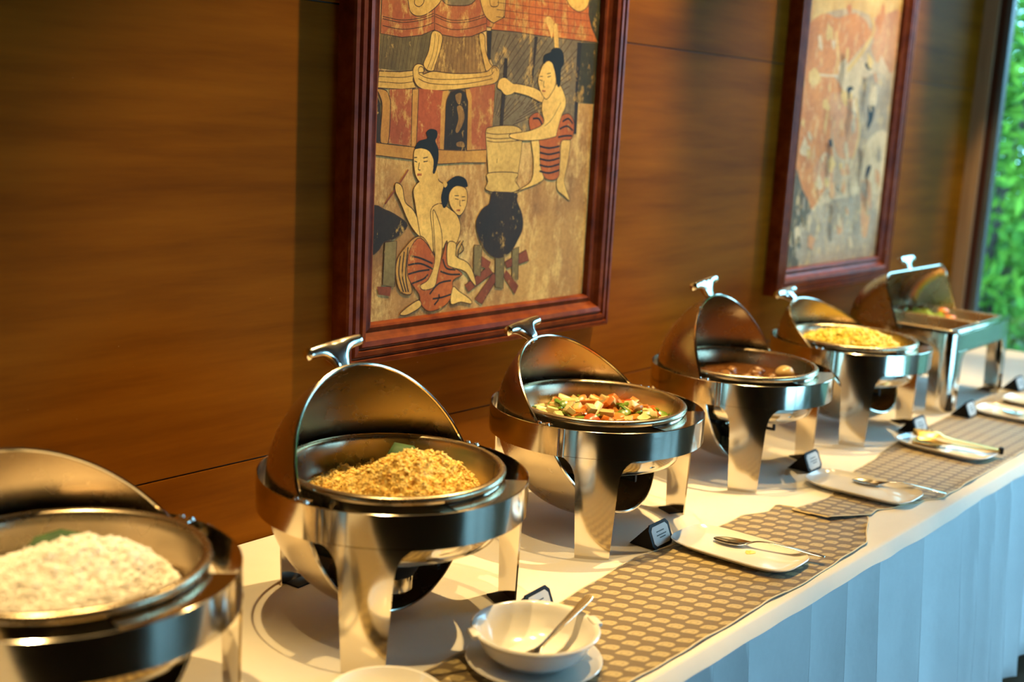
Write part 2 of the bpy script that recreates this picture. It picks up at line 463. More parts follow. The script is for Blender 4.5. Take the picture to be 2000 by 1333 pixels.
struct(obj('ground', MB().box(XE + 0.12, 30, -14, 14, -0.35, -0.25), 'soil', smooth=False))
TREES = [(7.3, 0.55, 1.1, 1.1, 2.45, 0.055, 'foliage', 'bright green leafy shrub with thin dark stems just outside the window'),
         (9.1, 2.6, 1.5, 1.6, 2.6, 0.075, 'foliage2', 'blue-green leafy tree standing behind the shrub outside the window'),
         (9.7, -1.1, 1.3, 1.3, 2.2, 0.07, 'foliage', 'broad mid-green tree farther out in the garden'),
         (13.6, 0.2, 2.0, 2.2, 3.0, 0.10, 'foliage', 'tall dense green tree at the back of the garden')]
for i, (x, y, rx, ry, h, sz, mt, lab) in enumerate(TREES):
    t = empty('garden_tree', (x, y, -0.25)); tag(t, lab, 'tree', 'trees outside the window')
    mb = MB()
    for k in range(5):
        a = k * 1.3 + i; ex, ey = math.cos(a) * rx * 0.5, math.sin(a) * ry * 0.5
        mb.tube([(0.03 * k - 0.06, 0.02 * (k % 3), 0), (ex * 0.25, ey * 0.25, h * 0.35), (ex * 0.6, ey * 0.6, h * 0.7), (ex, ey, h * 1.05)], [0.035, 0.028, 0.018, 0.008], 6)
    obj('trunk', mb, 'bark', t)
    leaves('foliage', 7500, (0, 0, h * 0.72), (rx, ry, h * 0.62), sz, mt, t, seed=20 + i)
hd = empty('garden_hedge', (16.5, 0.5, -0.25)); tag(hd, 'low clipped hedge closing the garden', 'hedge')
leaves('foliage', 7000, (0, 0, 0.7), (0.8, 7.0, 0.9), 0.13, 'foliage2', hd, seed=50)

# ------------------------------------------------------------------ table, cloth, skirt
YT = -0.952
table = empty('buffet_table', (2.2, -0.48, 0)); tag(table, 'long buffet table hidden under cream cloth and white skirting', 'table')
obj('tabletop', MB().box(-3.0, 3.17, -0.438, 0.470, 0.715, 0.7443), 'floor_wood', table, smooth=False)
for x in (-2.9, -1.0, 1.0, 3.05):
    for y in (-0.38, 0.40):
        obj('leg', MB().box(x - 0.025, x + 0.025, y - 0.025, y + 0.025, 0, 0.716), 'floor_wood', table, smooth=False)

def cloth_mesh():
    mb = MB(); nx = 400; P = []
    x0, x1 = -0.85, 5.395
    for i in range(nx + 1):
        x = x0 + (x1 - x0) * i / nx
        w = 0.004 * noise.noise((x * 1.7, 0, 3)) + 0.003 * noise.noise((x * 6, 1, 3))
        wb = 0.004 * noise.noise((x * 9, 2, 3))
        hang = 0.026 + 0.006 * noise.noise((x * 2.3, 4, 1)) + 0.003 * noise.noise((x * 8, 4, 1))
        yb = -0.003
        row = [(x, yb, TZ - 0.006), (x, yb, TZ), (x, -0.25, TZ), (x, -0.5, TZ), (x, -0.75, TZ), (x, YT + 0.012, TZ), (x, YT + 0.002 + w * 0.3, TZ - 0.0004), (x, YT - 0.0015 + w * 0.3, TZ - 0.003),
               (x, YT - 0.016 + w + wb, TZ - hang), (x, YT - 0.014 + w + wb, TZ - hang - 0.001), (x, YT + w * 0.3 + 0.001, TZ - 0.008), (x, YT + 0.03, TZ - 0.006), (x, -0.5, TZ - 0.006)]
        P.append(row)
    mb.grid(P, closed_v=True)
    n = len(P[0]); o = len(mb.v)
    mb.f.append(tuple(range(n))); mb.f.append(tuple(range(o - 1, o - n - 1, -1)))
    return mb
cl = obj('tablecloth', cloth_mesh(), 'cloth'); tag(cl, 'cream tablecloth covering the top of the long buffet table', 'tablecloth')

def skirt_mesh():
    # knife pleats along the front edge, then round the far corner
    rnd = random.Random(3); path = []; x = -0.85
    stops = [-0.85]
    while x < 5.33:
        x += rnd.choice([0.115, 0.13, 0.24, 0.26, 0.17]); stops.append(min(x, 5.38))
    for a, b2 in zip(stops[:-1], stops[1:]):
        k = max(5, int((b2 - a) / 0.012))
        for j in range(k + 1):
            t = j / k
            path.append((a + (b2 + 0.006 - a) * t, 0.016 - 0.040 * t ** 2.2))
        path.append((b2 + 0.0065, -0.0255)); path.append((b2 + 0.003, -0.020)); path.append((b2 - 0.004, 0.004)); path.append((b2 - 0.014, 0.015))
    mb = MB(); P = []
    zs = [0.737, 0.72, 0.66, 0.58, 0.48, 0.38, 0.28, 0.19, 0.12, 0.07]
    for (px_, off) in path:
        row = []
        for z in zs:
            d = (0.737 - z)
            y = YT + 0.012 + off * (0.50 + 1.7 * d) - 0.03 * d + 0.020 * d * noise.noise((px_ * 3.1, z * 1.5, 0)) + 0.010 * d * noise.noise((px_ * 11, z * 3, 5))
            row.append((px_ + 0.02 * d * noise.noise((px_ * 4, z * 2, 9)), y, z + (0.002 * noise.noise((px_ * 5, 0, 0)) if z < 0.1 else 0)))
        P.append(row)
    mb.grid(P)
    # end of the table
    P = []
    for i in range(60):
        t = i / 59; y = YT + 0.0 + t * (0.93)
        P.append([(5.39 + 0.010 * math.sin(t * 60) * (0.4 + 1.3 * (0.737 - z)), y, z) for z in zs])
    mb.grid(P)
    return mb
sk = obj('table_skirt', skirt_mesh(), 'skirt'); tag(sk, 'white pleated table skirt hanging down the front of the buffet', 'table skirt')
md = sk.modifiers.new('thickness', 'SOLIDIFY'); md.thickness = 0.0015

# ------------------------------------------------------------------ runners
REST = [(2.225, -0.757, 0.10, 0.16), (2.878, -0.750, 0.10, 0.16), (3.457, -0.748, 0.10, 0.16), (4.080, -0.765, 0.10, 0.16), (4.330, -0.775, 0.10, 0.16),
        (1.488, -0.784, 0.125, 0.125), (1.160, -0.764, 0.07, 0.07), (1.66, -0.64, 0.09, 0.10), (2.139, -0.60, 0.085, 0.085),
        (3.600, -0.60, 0.085, 0.085), (3.962, -0.63, 0.085, 0.085), (4.545, -0.60, 0.085, 0.085)]
RUN_Z = 0.0022          # top of a runner above the table where something rests on it
def runner(name, back, front, zbase, label, seed, lift=0.004, mat='runner'):
    """cloth strip between a back edge polyline and a front edge polyline (x, y)"""
    def samp(poly, n):
        p = np.array(poly, float); d = np.r_[0, np.cumsum(np.hypot(*np.diff(p, axis=0).T))]
        s = np.linspace(0, d[-1], n); return np.stack([np.interp(s, d, p[:, 0]), np.interp(s, d, p[:, 1])], 1)
    n, m = 150, 26
    B, F = samp(back, n), samp(front, n)
    V = []; UV = []
    for i in range(n):
        for j in range(m + 1):
            t = j / m; p = B[i] * (1 - t) + F[i] * t
            e = max(0.0, 1 - min(t, 1 - t) / 0.10); en = max(0.0, 1 - min(i, n - 1 - i) / 6)
            wv = noise.noise((p[0] * 9, p[1] * 4, seed)) * 0.5 + 0.5
            z = zbase + 0.0016 + lift * (e ** 2) * max(0, wv - 0.25) * 2.0 + 0.0012 * noise.noise((p[0] * 14, p[1] * 14, seed + 3)) + 0.006 * en * wv
            if t < 0.5: z = zbase + (z - zbase) * 0.35 + 0.001
            if seed == 1 and p[0] > 2.56 and p[1] > -0.865: z = zbase + 0.0014           # under the lapping runner
            zl = 0.0
            if seed != 1: zl = 0.0032 * min(1.0, max(0.0, (2.785 - p[0]) / 0.04))        # climbs on to the first runner
            for rx_, ry_, ra, rb in REST:
                q = max(abs(p[0] - rx_) / ra, abs(p[1] - ry_) / rb)
                if q < 1.25: z = (zbase + 0.0014) + (z - zbase - 0.0014) * max(0.0, (q - 1.0) / 0.25)
            z += zl
            edge = 0.004 * noise.noise((p[0] * 13, seed, 0)) * e
            V.append((p[0], p[1] + edge, max(z, zbase + 0.0008))); UV.append((p[0], p[1]))
    Fc = [(i * (m + 1) + j, i * (m + 1) + j + 1, (i + 1) * (m + 1) + j + 1, (i + 1) * (m + 1) + j) for i in range(n - 1) for j in range(m)]
    me = bpy.data.meshes.new(name); me.from_pydata(V, [], Fc); me.update()
    uvl = me.uv_layers.new(name='weave')
    for lp in me.loops: uvl.data[lp.index].uv = UV[lp.vertex_index]
    for p in me.polygons: p.use_smooth = True
    me.materials.append(M[mat])
    root = empty(name, (0, 0, 0)); tag(root, label, 'table runner')
    o = bpy.data.objects.new('fabric', me); COL.objects.link(o); o.parent = root
    sm = o.modifiers.new('thickness', 'SOLIDIFY'); sm.thickness = 0.0008; sm.offset = 1
    g = lambda i, j: Vector(V[i * (m + 1) + j]) + Vector((0, 0, 0.0006))
    paths = [[g(i, m) for i in range(n)], [g(0, j) for j in range(m + 1)], [g(n - 1, j) for j in range(m + 1)], [g(i, 0) for i in range(n)]]
    for pth in paths:
        obj('hem', MB().tube(pth, 0.0016, 5), 'hem', root)
    return root
runner('table_runner', [(0.55, -0.70), (1.05, -0.685), (1.326, -0.674), (1.76, -0.649), (2.04, -0.615), (2.19, -0.633), (2.38, -0.639), (2.457, -0.632), (2.53, -0.664), (2.60, -0.650), (2.62, -0.70), (2.735, -0.728)],
       [(0.55, -0.93), (1.3, -0.935), (1.60, -0.937), (1.80, -0.935), (1.95, -0.934), (2.03, -0.930), (2.15, -0.937), (2.365, -0.930), (2.504, -0.926), (2.60, -0.885), (2.689, -0.848)],
       TZ, 'gold patterned table runner spread under the white bowl and the nearer spoon plate', 1)
runner('table_runner', [(2.585, -0.700), (2.736, -0.720), (2.90, -0.680), (3.037, -0.657), (3.154, -0.649), (3.379, -0.614), (3.463, -0.611), (3.895, -0.591), (4.415, -0.585), (5.2, -0.60)],
       [(2.590, -0.797), (2.701, -0.849), (2.76, -0.842), (2.807, -0.862), (2.85, -0.868), (2.891, -0.888), (2.94, -0.893), (2.986, -0.920), (3.329, -0.915), (3.744, -0.915), (4.4, -0.92), (5.2, -0.92)],
       TZ, 'gold patterned table runner whose folded end laps over another runner, under the tongs plate', 9, lift=0.006, mat='runner_b')

# ------------------------------------------------------------------ round roll-top chafing dish
ZB = 0.277          # top of the band above the table
HB = 0.062          # band height
RB = 0.243
RR = 0.2006         # rim radius
ZR = 0.289          # rim height
RL = 0.2275         # lid radius
ZP = 0.253          # lid pivot height
SPAN = 2.84

def handle_mesh(L=0.072, H=0.050, th=0.014):
    """T-shaped cast handle: bar along x, stem grows from z=0"""
    mb = MB(); P = []; n = 41; k = 14
    for i in range(n):
        x = -L + 2 * L * i / (n - 1); a = abs(x) / L
        top = H + 0.005 - 0.003 * a * a
        q = max(0.0, (abs(x) - 0.0135) / (L * 0.70))
        bot = -0.004 if q <= 0 else (H - 0.019) - (H - 0.015) * math.exp(-q * 5.0)
        tw = th * (0.85 + 0.15 * (1 - a))
        endk = math.sqrt(max(0.0, 1 - ((a - 0.93) / 0.07) ** 2)) if a > 0.93 else 1.0
        endk = max(endk, 0.35)
        zc = (top + bot) / 2; hh = (top - bot) / 2 * endk
        row = []
        for j in range(k):
            an = 2 * PI * j / k; cs, sn = math.cos(an), math.sin(an)
            zz = zc + hh * math.copysign(abs(sn) ** 0.7, sn)
            lowk = 0.62 + 0.38 * max(0, min(1, (zz + 0.004) / H))
            row.append((x, tw * endk * lowk * math.copysign(abs(cs) ** 0.8, cs), zz))
        P.append(row)
    mb.grid(P, closed_v=True)
    o = len(mb.v) - n * k
    mb.f.append(tuple(range(o, o + k))); mb.f.append(tuple(reversed(range(o + (n - 1) * k, o + n * k))))
    return mb

def lid_point(R, phi, al):
    return (R * math.cos(phi), R * math.sin(phi) * math.sin(al), R * math.sin(phi) * math.cos(al))

def make_chafer():
    root = empty('round_chafing_dish')
    # band
    zt, zb_ = ZB, ZB - HB
    obj('band', MB().lathe([(RB - 0.003, zb_), (RB, zb_ + 0.001), (RB, zt - 0.001), (RB - 0.0015, zt), (RB - 0.003, zt - 0.001), (RB - 0.003, zb_)], 96), 'steel', root)
    # flat ledge between band and pan at the serving side
    a0, a1 = math.radians(-114), math.radians(-60)
    obj('ledge', MB().lathe([(0.194, zt - 0.003), (RB - 0.002, zt - 0.001), (RB - 0.002, zt - 0.004), (0.194, zt - 0.006), (0.194, zt - 0.003)], 24, a0=a0, a1=a1), 'steel', root)
    # legs, curved with the band, spreading where they meet it
    for ang in (210, 330, 90):
        th0 = math.radians(ang); P = []; Pi = []
        zsn = [0.0, 0.03, 0.08, 0.13, 0.16, 0.18, 0.195, 0.205, 0.212, zb_ + 0.004]
        for z in zsn:
            w = 0.0365 + 0.012 * (z / zb_)
            q = max(0.0, (z - (zb_ - 0.05)) / 0.05); w += 0.030 * (1 - math.sqrt(max(0.0, 1 - min(q, 1) ** 2)))
            r0 = RB + 0.0012
            P.append([(r0 * math.cos(th0 + (w / r0) * u), r0 * math.sin(th0 + (w / r0) * u), z) for u in np.linspace(-1, 1, 13)])
            Pi.append([((r0 - 0.0035) * math.cos(th0 + (w / r0) * u), (r0 - 0.0035) * math.sin(th0 + (w / r0) * u), z) for u in np.linspace(-1, 1, 13)])
        mb = MB(); mb.grid(P, flip=True); mb.grid(Pi)
        n, m = len(P), 13
        ring = [(0, j) for j in range(m)] + [(i, m - 1) for i in range(1, n)] + [(n - 1, j) for j in range(m - 2, -1, -1)] + [(i, 0) for i in range(n - 2, 0, -1)]
        for a, b2 in zip(ring, ring[1:] + ring[:1]):
            ia, ib = a[0] * m + a[1], b2[0] * m + b2[1]
            mb.f.append((ia, ib, ib + n * m, ia + n * m))
        leg = obj('leg', mb, 'steel', root)
        ft = MB().box(RB - 0.036, RB - 0.002, -0.024, 0.024, 0.0, 0.004, 0.0015).xform(Matrix.Rotation(th0, 4, 'Z'))
        obj('foot_tab', ft, 'black', leg)
    # water pan below, food pan with rolled rim on top
    obj('water_pan', MB().lathe([(0.196, ZR - 0.006), (0.1975, 0.205), (0.196, 0.186), (0.189, 0.170), (0.172, 0.161), (0.08, 0.156), (0, 0.156)], 72), 'steel', root)
    pan = [(0.1975, ZR - 0.012), (RR - 0.0005, ZR - 0.0095), (RR + 0.001, ZR - 0.006), (RR + 0.0008, ZR - 0.002), (RR - 0.002, ZR + 0.0014), (RR - 0.0065, ZR + 0.0026), (RR - 0.011, ZR + 0.0016), (RR - 0.0145, ZR - 0.002), (RR - 0.016, ZR - 0.007),
           (RR - 0.018, ZR - 0.018), (RR - 0.022, ZR - 0.042), (RR - 0.030, ZR - 0.057), (RR - 0.046, ZR - 0.063), (0.08, ZR - 0.064), (0, ZR - 0.064)]
    obj('food_pan', MB().lathe(pan, 96), 'steel_in', root)
    # hinge brackets at the two pivots and the folded joints of the band
    for s in (-1, 1):
        h = MB()
        h.box(s * 0.231 - 0.009, s * 0.231 + 0.009, -0.016, 0.016, ZB - 0.030, ZB + 0.002, 0.002)
        h.tube([(s * 0.225, 0, ZP), (s * 0.242, 0, ZP)], 0.011, 12)
        h.tube([(s * 0.236, -0.010, ZB - 0.004), (s * 0.236, -0.010, ZB + 0.005)], [0.006, 0.0045], 10)
        h.tube([(s * 0.236, 0.010, ZB - 0.004), (s * 0.236, 0.010, ZB + 0.005)], [0.006, 0.0045], 10)
        obj('hinge_bracket', h, 'chrome', root)
        an = PI + 0.19 if s < 0 else -0.19
        for da in (-0.022, 0.022):
            obj('band_joint', MB().tube([((RB + 0.0006) * math.cos(an + da), (RB + 0.0006) * math.sin(an + da), zb_ + 0.001), ((RB + 0.0006) * math.cos(an + da), (RB + 0.0006) * math.sin(an + da), zt)], 0.0022, 8), 'steel', root)
    # burner
    bmb = MB().lathe([(0, 0.055), (0.040, 0.055), (0.043, 0.058), (0.043, 0.110), (0.040, 0.113), (0.030, 0.113), (0.028, 0.105), (0, 0.105)], 32)
    bo = obj('fuel_can', bmb, 'steel', root)
    obj('wick', MB().lathe([(0, 0.108), (0.026, 0.108), (0.026, 0.104)], 20), 'wick', bo)
    obj('burner_bracket', MB().lathe([(0.0445, 0.085), (0.060, 0.112), (0.072, 0.118), (0.072, 0.121), (0.058, 0.116), (0.0445, 0.089)], 32).box(-0.004, 0.004, 0.06, 0.150, 0.118, 0.122).box(-0.004, 0.004, -0.11, -0.06, 0.118, 0.124).box(-0.004, 0.004, 0.144, 0.150, 0.119, 0.161).box(-0.004, 0.004, -0.11, -0.104, 0.119, 0.159), 'black', root)
    # lid: part of a sphere, closed at the back, turning about the x axis
    nphi, nal = 56, 44
    out = [[lid_point(RL, PI * j / nphi, SPAN * i / nal) for j in range(nphi + 1)] for i in range(nal + 1)]
    inn = [[lid_point(RL - 0.0025, PI * j / nphi, SPAN * i / nal) for j in range(nphi + 1)] for i in range(nal + 1)]
    mb = MB(); mb.grid(out); mb.grid(inn, flip=True)
    lid = obj('lid', mb, 'steel_in', root, loc=(0, 0, ZP), angle=60)
    for al in (0.0, SPAN):
        path = [lid_point(RL - 0.001, PI * (0.02 + 0.96 * j / 64), al) for j in range(65)]
        obj('lid_rim', MB().tube(path, 0.0036, 8), 'steel', lid)
    hm = handle_mesh().xform(Matrix.Rotation(-0.07, 4, 'Y') @ Matrix.Rotation(-0.03, 4, 'X') @ Matrix.Translation((0, 0, RL - 0.001)))
    obj('handle', hm, 'chrome', lid)
    for s in (-1, 1):
        obj('rivet', MB().lathe([(0, -0.0016), (0.003, -0.0012), (0.004, 0.0005)], 10).xform(Matrix.Rotation(-0.07, 4, 'Y') @ Matrix.Rotation(-0.085, 4, 'X') @ Matrix.Translation((s * 0.011, 0, RL - 0.0025))), 'chrome', lid)
    return root, lid

CHAFERS = [
    (0.805, -0.485, 0.187, 0.853, 'round steel chafing dish filled with white rice'),
    (1.456, -0.467, 0.10, 0.500, 'round steel chafing dish filled with golden fried rice'),
    (2.154, -0.407, 0.134, 0.800, 'round steel chafing dish filled with mixed stir-fried vegetables'),
    (2.829, -0.396, 0.092, 0.445, 'round steel chafing dish holding brown stew with a whole potato'),
    (3.490, -0.405, 0.030, 0.968, 'round steel chafing dish filled with bright yellow food'),
]
proto, plid = make_chafer()
for i, (x, y, rz, al, lab) in enumerate(CHAFERS):
    r = proto if i == 0 else copy_tree(proto)
    r.location = (x, y, TZ); r.rotation_euler = (0, 0, rz)
    tag(r, lab, 'chafing dish', 'round chafing dishes along the buffet')
    for ch in [o for o in bpy.data.objects if o.parent == r and o.name.startswith('lid')]:
        ch.rotation_euler = (-al, 0, 0)

# ------------------------------------------------------------------ food
def heap(name, cx, cy, rmax, hfun, ngrain, glen, gwid, mat, seed, z0, rough_amp=0.004):
    """heap surface plus loose grains standing on it, one mesh"""
    r = np.random.default_rng(seed)
    V = []; F = []
    nr, na = 26, 72
    def H(x, y):
        return max(0.0, hfun(x, y) + rough_amp * noise.noise((x * 60, y * 60, seed)) + rough_amp * 0.6 * noise.noise((x * 130, y * 130, seed)))
    V.append((0, 0, H(0, 0)))
    for i in range(1, nr + 1):
        for j in range(na):
            rr = rmax * i / nr; a = 2 * PI * j / na
            V.append((rr * math.cos(a), rr * math.sin(a), H(rr * math.cos(a), rr * math.sin(a))))
    tri = [(0, 1 + j, 1 + (j + 1) % na) for j in range(na)]
    for i in range(nr - 1):
        for j in range(na):
            a, b2 = 1 + i * na + j, 1 + i * na + (j + 1) % na
            tri += [(a, a + na, b2 + na), (a, b2 + na, b2)]
    V = np.array(V); tri = np.array(tri)
    # grains
    rr = rmax * 0.985 * np.sqrt(r.random(ngrain)); an = 2 * PI * r.random(ngrain)
    gx, gy = rr * np.cos(an), rr * np.sin(an)
    gz = np.array([H(a, b2) for a, b2 in zip(gx, gy)]) + gwid * (0.2 + 0.8 * r.random(ngrain))
    c = np.stack([gx, gy, gz], 1)
    d = r.normal(size=(ngrain, 3)); d[:, 2] *= 0.45; d /= np.linalg.norm(d, axis=1)[:, None]
    e = np.cross(d, np.array([0.1, 0.2, 1.0])); e /= np.linalg.norm(e, axis=1)[:, None]; f = np.cross(d, e)
    L = glen * (0.35 + 0.3 * r.random((ngrain, 1))); W = gwid * (0.8 + 0.4 * r.random((ngrain, 1)))
    G = np.stack([c - d * L, c - d * L * 0.25 + e * W * 0.6, c - d * L * 0.25 + f * W * 0.6, c - d * L * .25 - e * W * .6, c - d * L * .25 - f * W * .6,
                  c + d * L * .5 + e * W * 0.5, c + d * L * .5 + f * W * 0.5, c + d * L * .5 - e * W * 0.5, c + d * L * .5 - f * W * 0.5, c + d * L], 1).reshape(-1, 3)
    loc = np.array([(0, 2, 1), (0, 3, 2), (0, 4, 3), (0, 1, 4), (1, 2, 6), (1, 6, 5), (2, 3, 7), (2, 7, 6), (3, 4, 8), (3, 8, 7), (4, 1, 5), (4, 5, 8), (9, 5, 6), (9, 6, 7), (9, 7, 8), (9, 8, 5)])
    T = (loc[None] + (np.arange(ngrain) * 10)[:, None, None]).reshape(-1, 3) + len(V)
    o = quick(name, np.vstack([V, G]), np.vstack([tri, T]), mat, smooth=True)
    o.location = (cx, cy, z0)
    return o

ZF = TZ + ZR - 0.064 + 0.001          # floor of the food pans
def gauss(x, y, cx, cy, s, h): return h * math.exp(-((x - cx) ** 2 + (y - cy) ** 2) / (2 * s * s))

def h_rice(x, y):
    r = math.hypot(x, y)
    h = 0.026 + gauss(x, y, -0.055, 0.0, 0.060, 0.036) + gauss(x, y, 0.045, -0.005, 0.050, 0.034) + gauss(x, y, 0.0, -0.07, 0.06, 0.016) + gauss(x, y, 0.09, -0.07, 0.04, 0.02)
    return h * (1 - max(0, (r - 0.105) / 0.065) ** 1.6)
o = heap('rice', 0.805, -0.485, 0.160, h_rice, 15000, 0.0085, 0.0023, 'rice', 11, ZF, 0.007); tag(o, 'heap of steamed white rice in a round chafing dish', 'rice', kind='stuff')
def h_fried(x, y):
    r = math.hypot(x, y)
    h = 0.016 + gauss(x, y, -0.015, -0.035, 0.060, 0.048) + gauss(x, y, 0.03, -0.01, 0.05, 0.020) + gauss(x, y, 0.085, -0.055, 0.042, 0.030) + gauss(x, y, -0.07, -0.075, 0.045, 0.022)
    k = 1.0
    if x < -0.06: k -= min(1, (-0.06 - x) / 0.06) * 0.55 * (1 if y > -0.09 else 0.3)
    return h * k * (1 - max(0, (r - 0.125) / 0.05) ** 1.8)
o = heap('fried_rice', 1.456, -0.467, 0.160, h_fried, 15000, 0.0080, 0.0024, 'fried_rice', 12, ZF, 0.013); tag(o, 'heap of golden fried rice in a round chafing dish', 'fried rice', kind='stuff')
def h_yel(x, y):
    r = math.hypot(x, y)
    h = 0.038 + gauss(x, y, -0.02, 0.0, 0.08, 0.036) + gauss(x, y, 0.07, -0.04, 0.04, 0.012)
    return h * (1 - max(0, (r - 0.12) / 0.06) ** 1.6)
o = heap('yellow_food', 3.490, -0.405, 0.165, h_yel, 1500, 0.016, 0.009, 'yellow_food', 13, ZF, 0.006); tag(o, 'soft heap of bright yellow food in a round chafing dish', 'food', kind='stuff')

def leaf_blade(name, pts, width, label, z_tilt=0.3):
    mb = MB(); P = []; n = len(pts)
    for i, p in enumerate(pts):
        t = i / (n - 1); w = width * (math.sin(PI * (0.08 + 0.84 * t)) ** 0.7)
        a = Vector(pts[min(i + 1, n - 1)]) - Vector(pts[max(i - 1, 0)]); s = Vector((-a.y, a.x, 0)).normalized()
        row = [Vector(p) + s * w * u + Vector((0, 0, z_tilt * w * (abs(u) - 0.5) + 0.5 * w * u)) for u in (-1, -0.5, 0, 0.5, 1)]
        P.append(row)
    mb.grid(P); o = obj(name, mb, 'leaf_dark'); tag(o, label, 'leaf')
    sm = o.modifiers.new('thickness', 'SOLIDIFY'); sm.thickness = 0.001
    return o
leaf_blade('banana_leaf', [(0.77, -0.43, ZF + 0.045), (0.81, -0.42, ZF + 0.062), (0.85, -0.415, ZF + 0.060), (0.89, -0.425, ZF + 0.045), (0.92, -0.45, ZF + 0.025)], 0.013, 'dark green leaf lining the back of the white rice')
leaf_blade('banana_leaf', [(0.80, -0.60, ZF + 0.018), (0.84, -0.607, ZF + 0.028), (0.88, -0.60, ZF + 0.018)], 0.014, 'dark green leaf tip at the front edge of the white rice')
leaf_blade('banana_leaf', [(1.50, -0.40, ZF + 0.035), (1.53, -0.405, ZF + 0.055), (1.56, -0.42, ZF + 0.045), (1.585, -0.44, ZF + 0.020)], 0.024, 'dark green leaf behind the golden fried rice')

def blob(seed, sx, sy, sz, amp=0.25, nu=10, nv=7):
    mb = MB(); P = []
    for i in range(nv + 1):
        t = PI * i / nv
        P.append([(sx * math.sin(t) * math.cos(2 * PI * j / nu) * (1 + amp * noise.noise((math.cos(2 * PI * j / nu) * 1.3 * math.sin(t) + seed, math.sin(2 * PI * j / nu) * 1.3 * math.sin(t), math.cos(t) * 1.3))),
                   sy * math.sin(t) * math.sin(2 * PI * j / nu) * (1 + amp * noise.noise((seed, math.cos(2 * PI * j / nu) * 1.3, math.cos(t) * 1.3 + j * 0.0))),
                   sz * math.cos(t)) for j in range(nu)])
    mb.grid(P, closed_v=True); return mb

def chunk(seed, sx, sy, sz):
    rnd = random.Random(seed); mb = MB().box(-sx, sx, -sy, sy, -sz, sz, min(sx, sy, sz) * 0.35)
    mb.v = [(x * (1 + 0.25 * noise.noise((x * 90 + seed, y * 90, z * 90))), y * (1 + 0.25 * noise.noise((x * 90, y * 90 + seed, z * 90))), z + 0.12 * x * rnd.uniform(-1, 1)) for x, y, z in mb.v]
    return mb

def strip(seed, L, w, t, curl):
    mb = MB(); P = []
    for i in range(9):
        u = i / 8 - 0.5; a = curl * u; R = L / max(curl, 0.01)
        x, z = R * math.sin(a), -R * (math.cos(a) - 1) * -1
        ww = w * (1 - (2 * abs(u)) ** 4 * 0.6)
        P.append([(x, -ww, z), (x, 0, z + t * 0.6), (x, ww, z), (x, ww, z - t), (x, -ww, z - t)])
    mb.grid(P, closed_v=True); mb.f.append((0, 1, 2, 3, 4)); mb.f.append((44, 43, 42, 41, 40)); return mb

def shared(name, mb, mat):
    o = obj(name, mb, mat); me = o.data; bpy.data.objects.remove(o); return me
VEG = {
    'carrot_piece': ([shared('carrot_piece', chunk(1, 0.016, 0.009, 0.004), 'carrot'), shared('carrot_piece', strip(2, 0.04, 0.008, 0.004, 0.8), 'carrot')], 'carrot', 'orange carrot piece among the stir-fried vegetables', 'carrot pieces in the vegetable dish'),
    'red_pepper_piece': ([shared('red_pepper_piece', strip(3, 0.034, 0.012, 0.003, 1.2), 'tomato')], 'pepper', 'red pepper piece among the stir-fried vegetables', 'red pepper pieces in the vegetable dish'),
    'green_pepper_strip': ([shared('green_pepper_strip', strip(4, 0.042, 0.009, 0.003, 1.1), 'pepper'), shared('green_pepper_strip', strip(5, 0.032, 0.012, 0.003, 0.7), 'pepper')], 'pepper', 'green pepper strip among the stir-fried vegetables', 'green pepper strips in the vegetable dish'),
    'squash_chunk': ([shared('squash_chunk', chunk(6, 0.013, 0.010, 0.006), 'squash'), shared('squash_chunk', chunk(7, 0.011, 0.011, 0.009), 'squash'), shared('squash_chunk', chunk(8, 0.017, 0.008, 0.006), 'squash')], 'vegetable', 'pale yellow vegetable chunk among the stir-fried vegetables', 'pale vegetable chunks in the vegetable dish'),
    'meat_piece': ([shared('meat_piece', blob(9, 0.014, 0.010, 0.007), 'mushroom')], 'meat', 'small browned piece among the stir-fried vegetables', 'browned pieces in the vegetable dish'),
}
def h_veg(x, y):
    r = math.hypot(x, y); return (0.022 + gauss(x, y, 0.0, -0.02, 0.085, 0.026)) * (1 - max(0, (r - 0.11) / 0.075) ** 2)
def disc(name, cx, cy, R, z, mat, label, cat, amp=0.001, seed=0):
    mb = MB(); prof = []
    P = []
    for i in range(13):
        rr = R * i / 12
        P.append([(rr * math.cos(2 * PI * j / 48), rr * math.sin(2 * PI * j / 48), amp * noise.noise((rr * 50 * math.cos(2 * PI * j / 48), rr * 50 * math.sin(2 * PI * j / 48), seed))) for j in range(48)])
    P.append([((R - 0.022) * math.cos(2 * PI * j / 48), (R - 0.022) * math.sin(2 * PI * j / 48), -0.012) for j in range(48)])
    mb.grid(P, closed_v=True); o = obj(name, mb, mat, loc=(cx, cy, z)); tag(o, label, cat); return o
disc('vegetable_sauce', 2.154, -0.407, 0.1748, ZF + 0.014, 'stir_sauce', 'shallow orange-brown sauce under the stir-fried vegetables', 'sauce')
rv = random.Random(21)
kinds = ['carrot_piece'] * 3 + ['red_pepper_piece'] * 1 + ['green_pepper_strip'] * 3 + ['squash_chunk'] * 5 + ['meat_piece'] * 1
cnt = 0
while cnt < 190:
    a, rr = rv.uniform(0, 2 * PI), 0.158 * math.sqrt(rv.random())
    x, y = rr * math.cos(a), rr * math.sin(a)
    k = rv.choice(kinds); me, cat, lab, grp = VEG[k]
    o = bpy.data.objects.new(k, rv.choice(me)); COL.objects.link(o)
    o.location = (2.154 + x, -0.407 + y, ZF + h_veg(x, y) + rv.uniform(-0.004, 0.008))
    o.rotation_euler = (rv.uniform(-0.7, 0.7), rv.uniform(-0.7, 0.7), rv.uniform(0, 6.28))
    s = rv.uniform(0.8, 1.25); o.scale = (s, s, s)
    tag(o, lab, cat, grp); cnt += 1

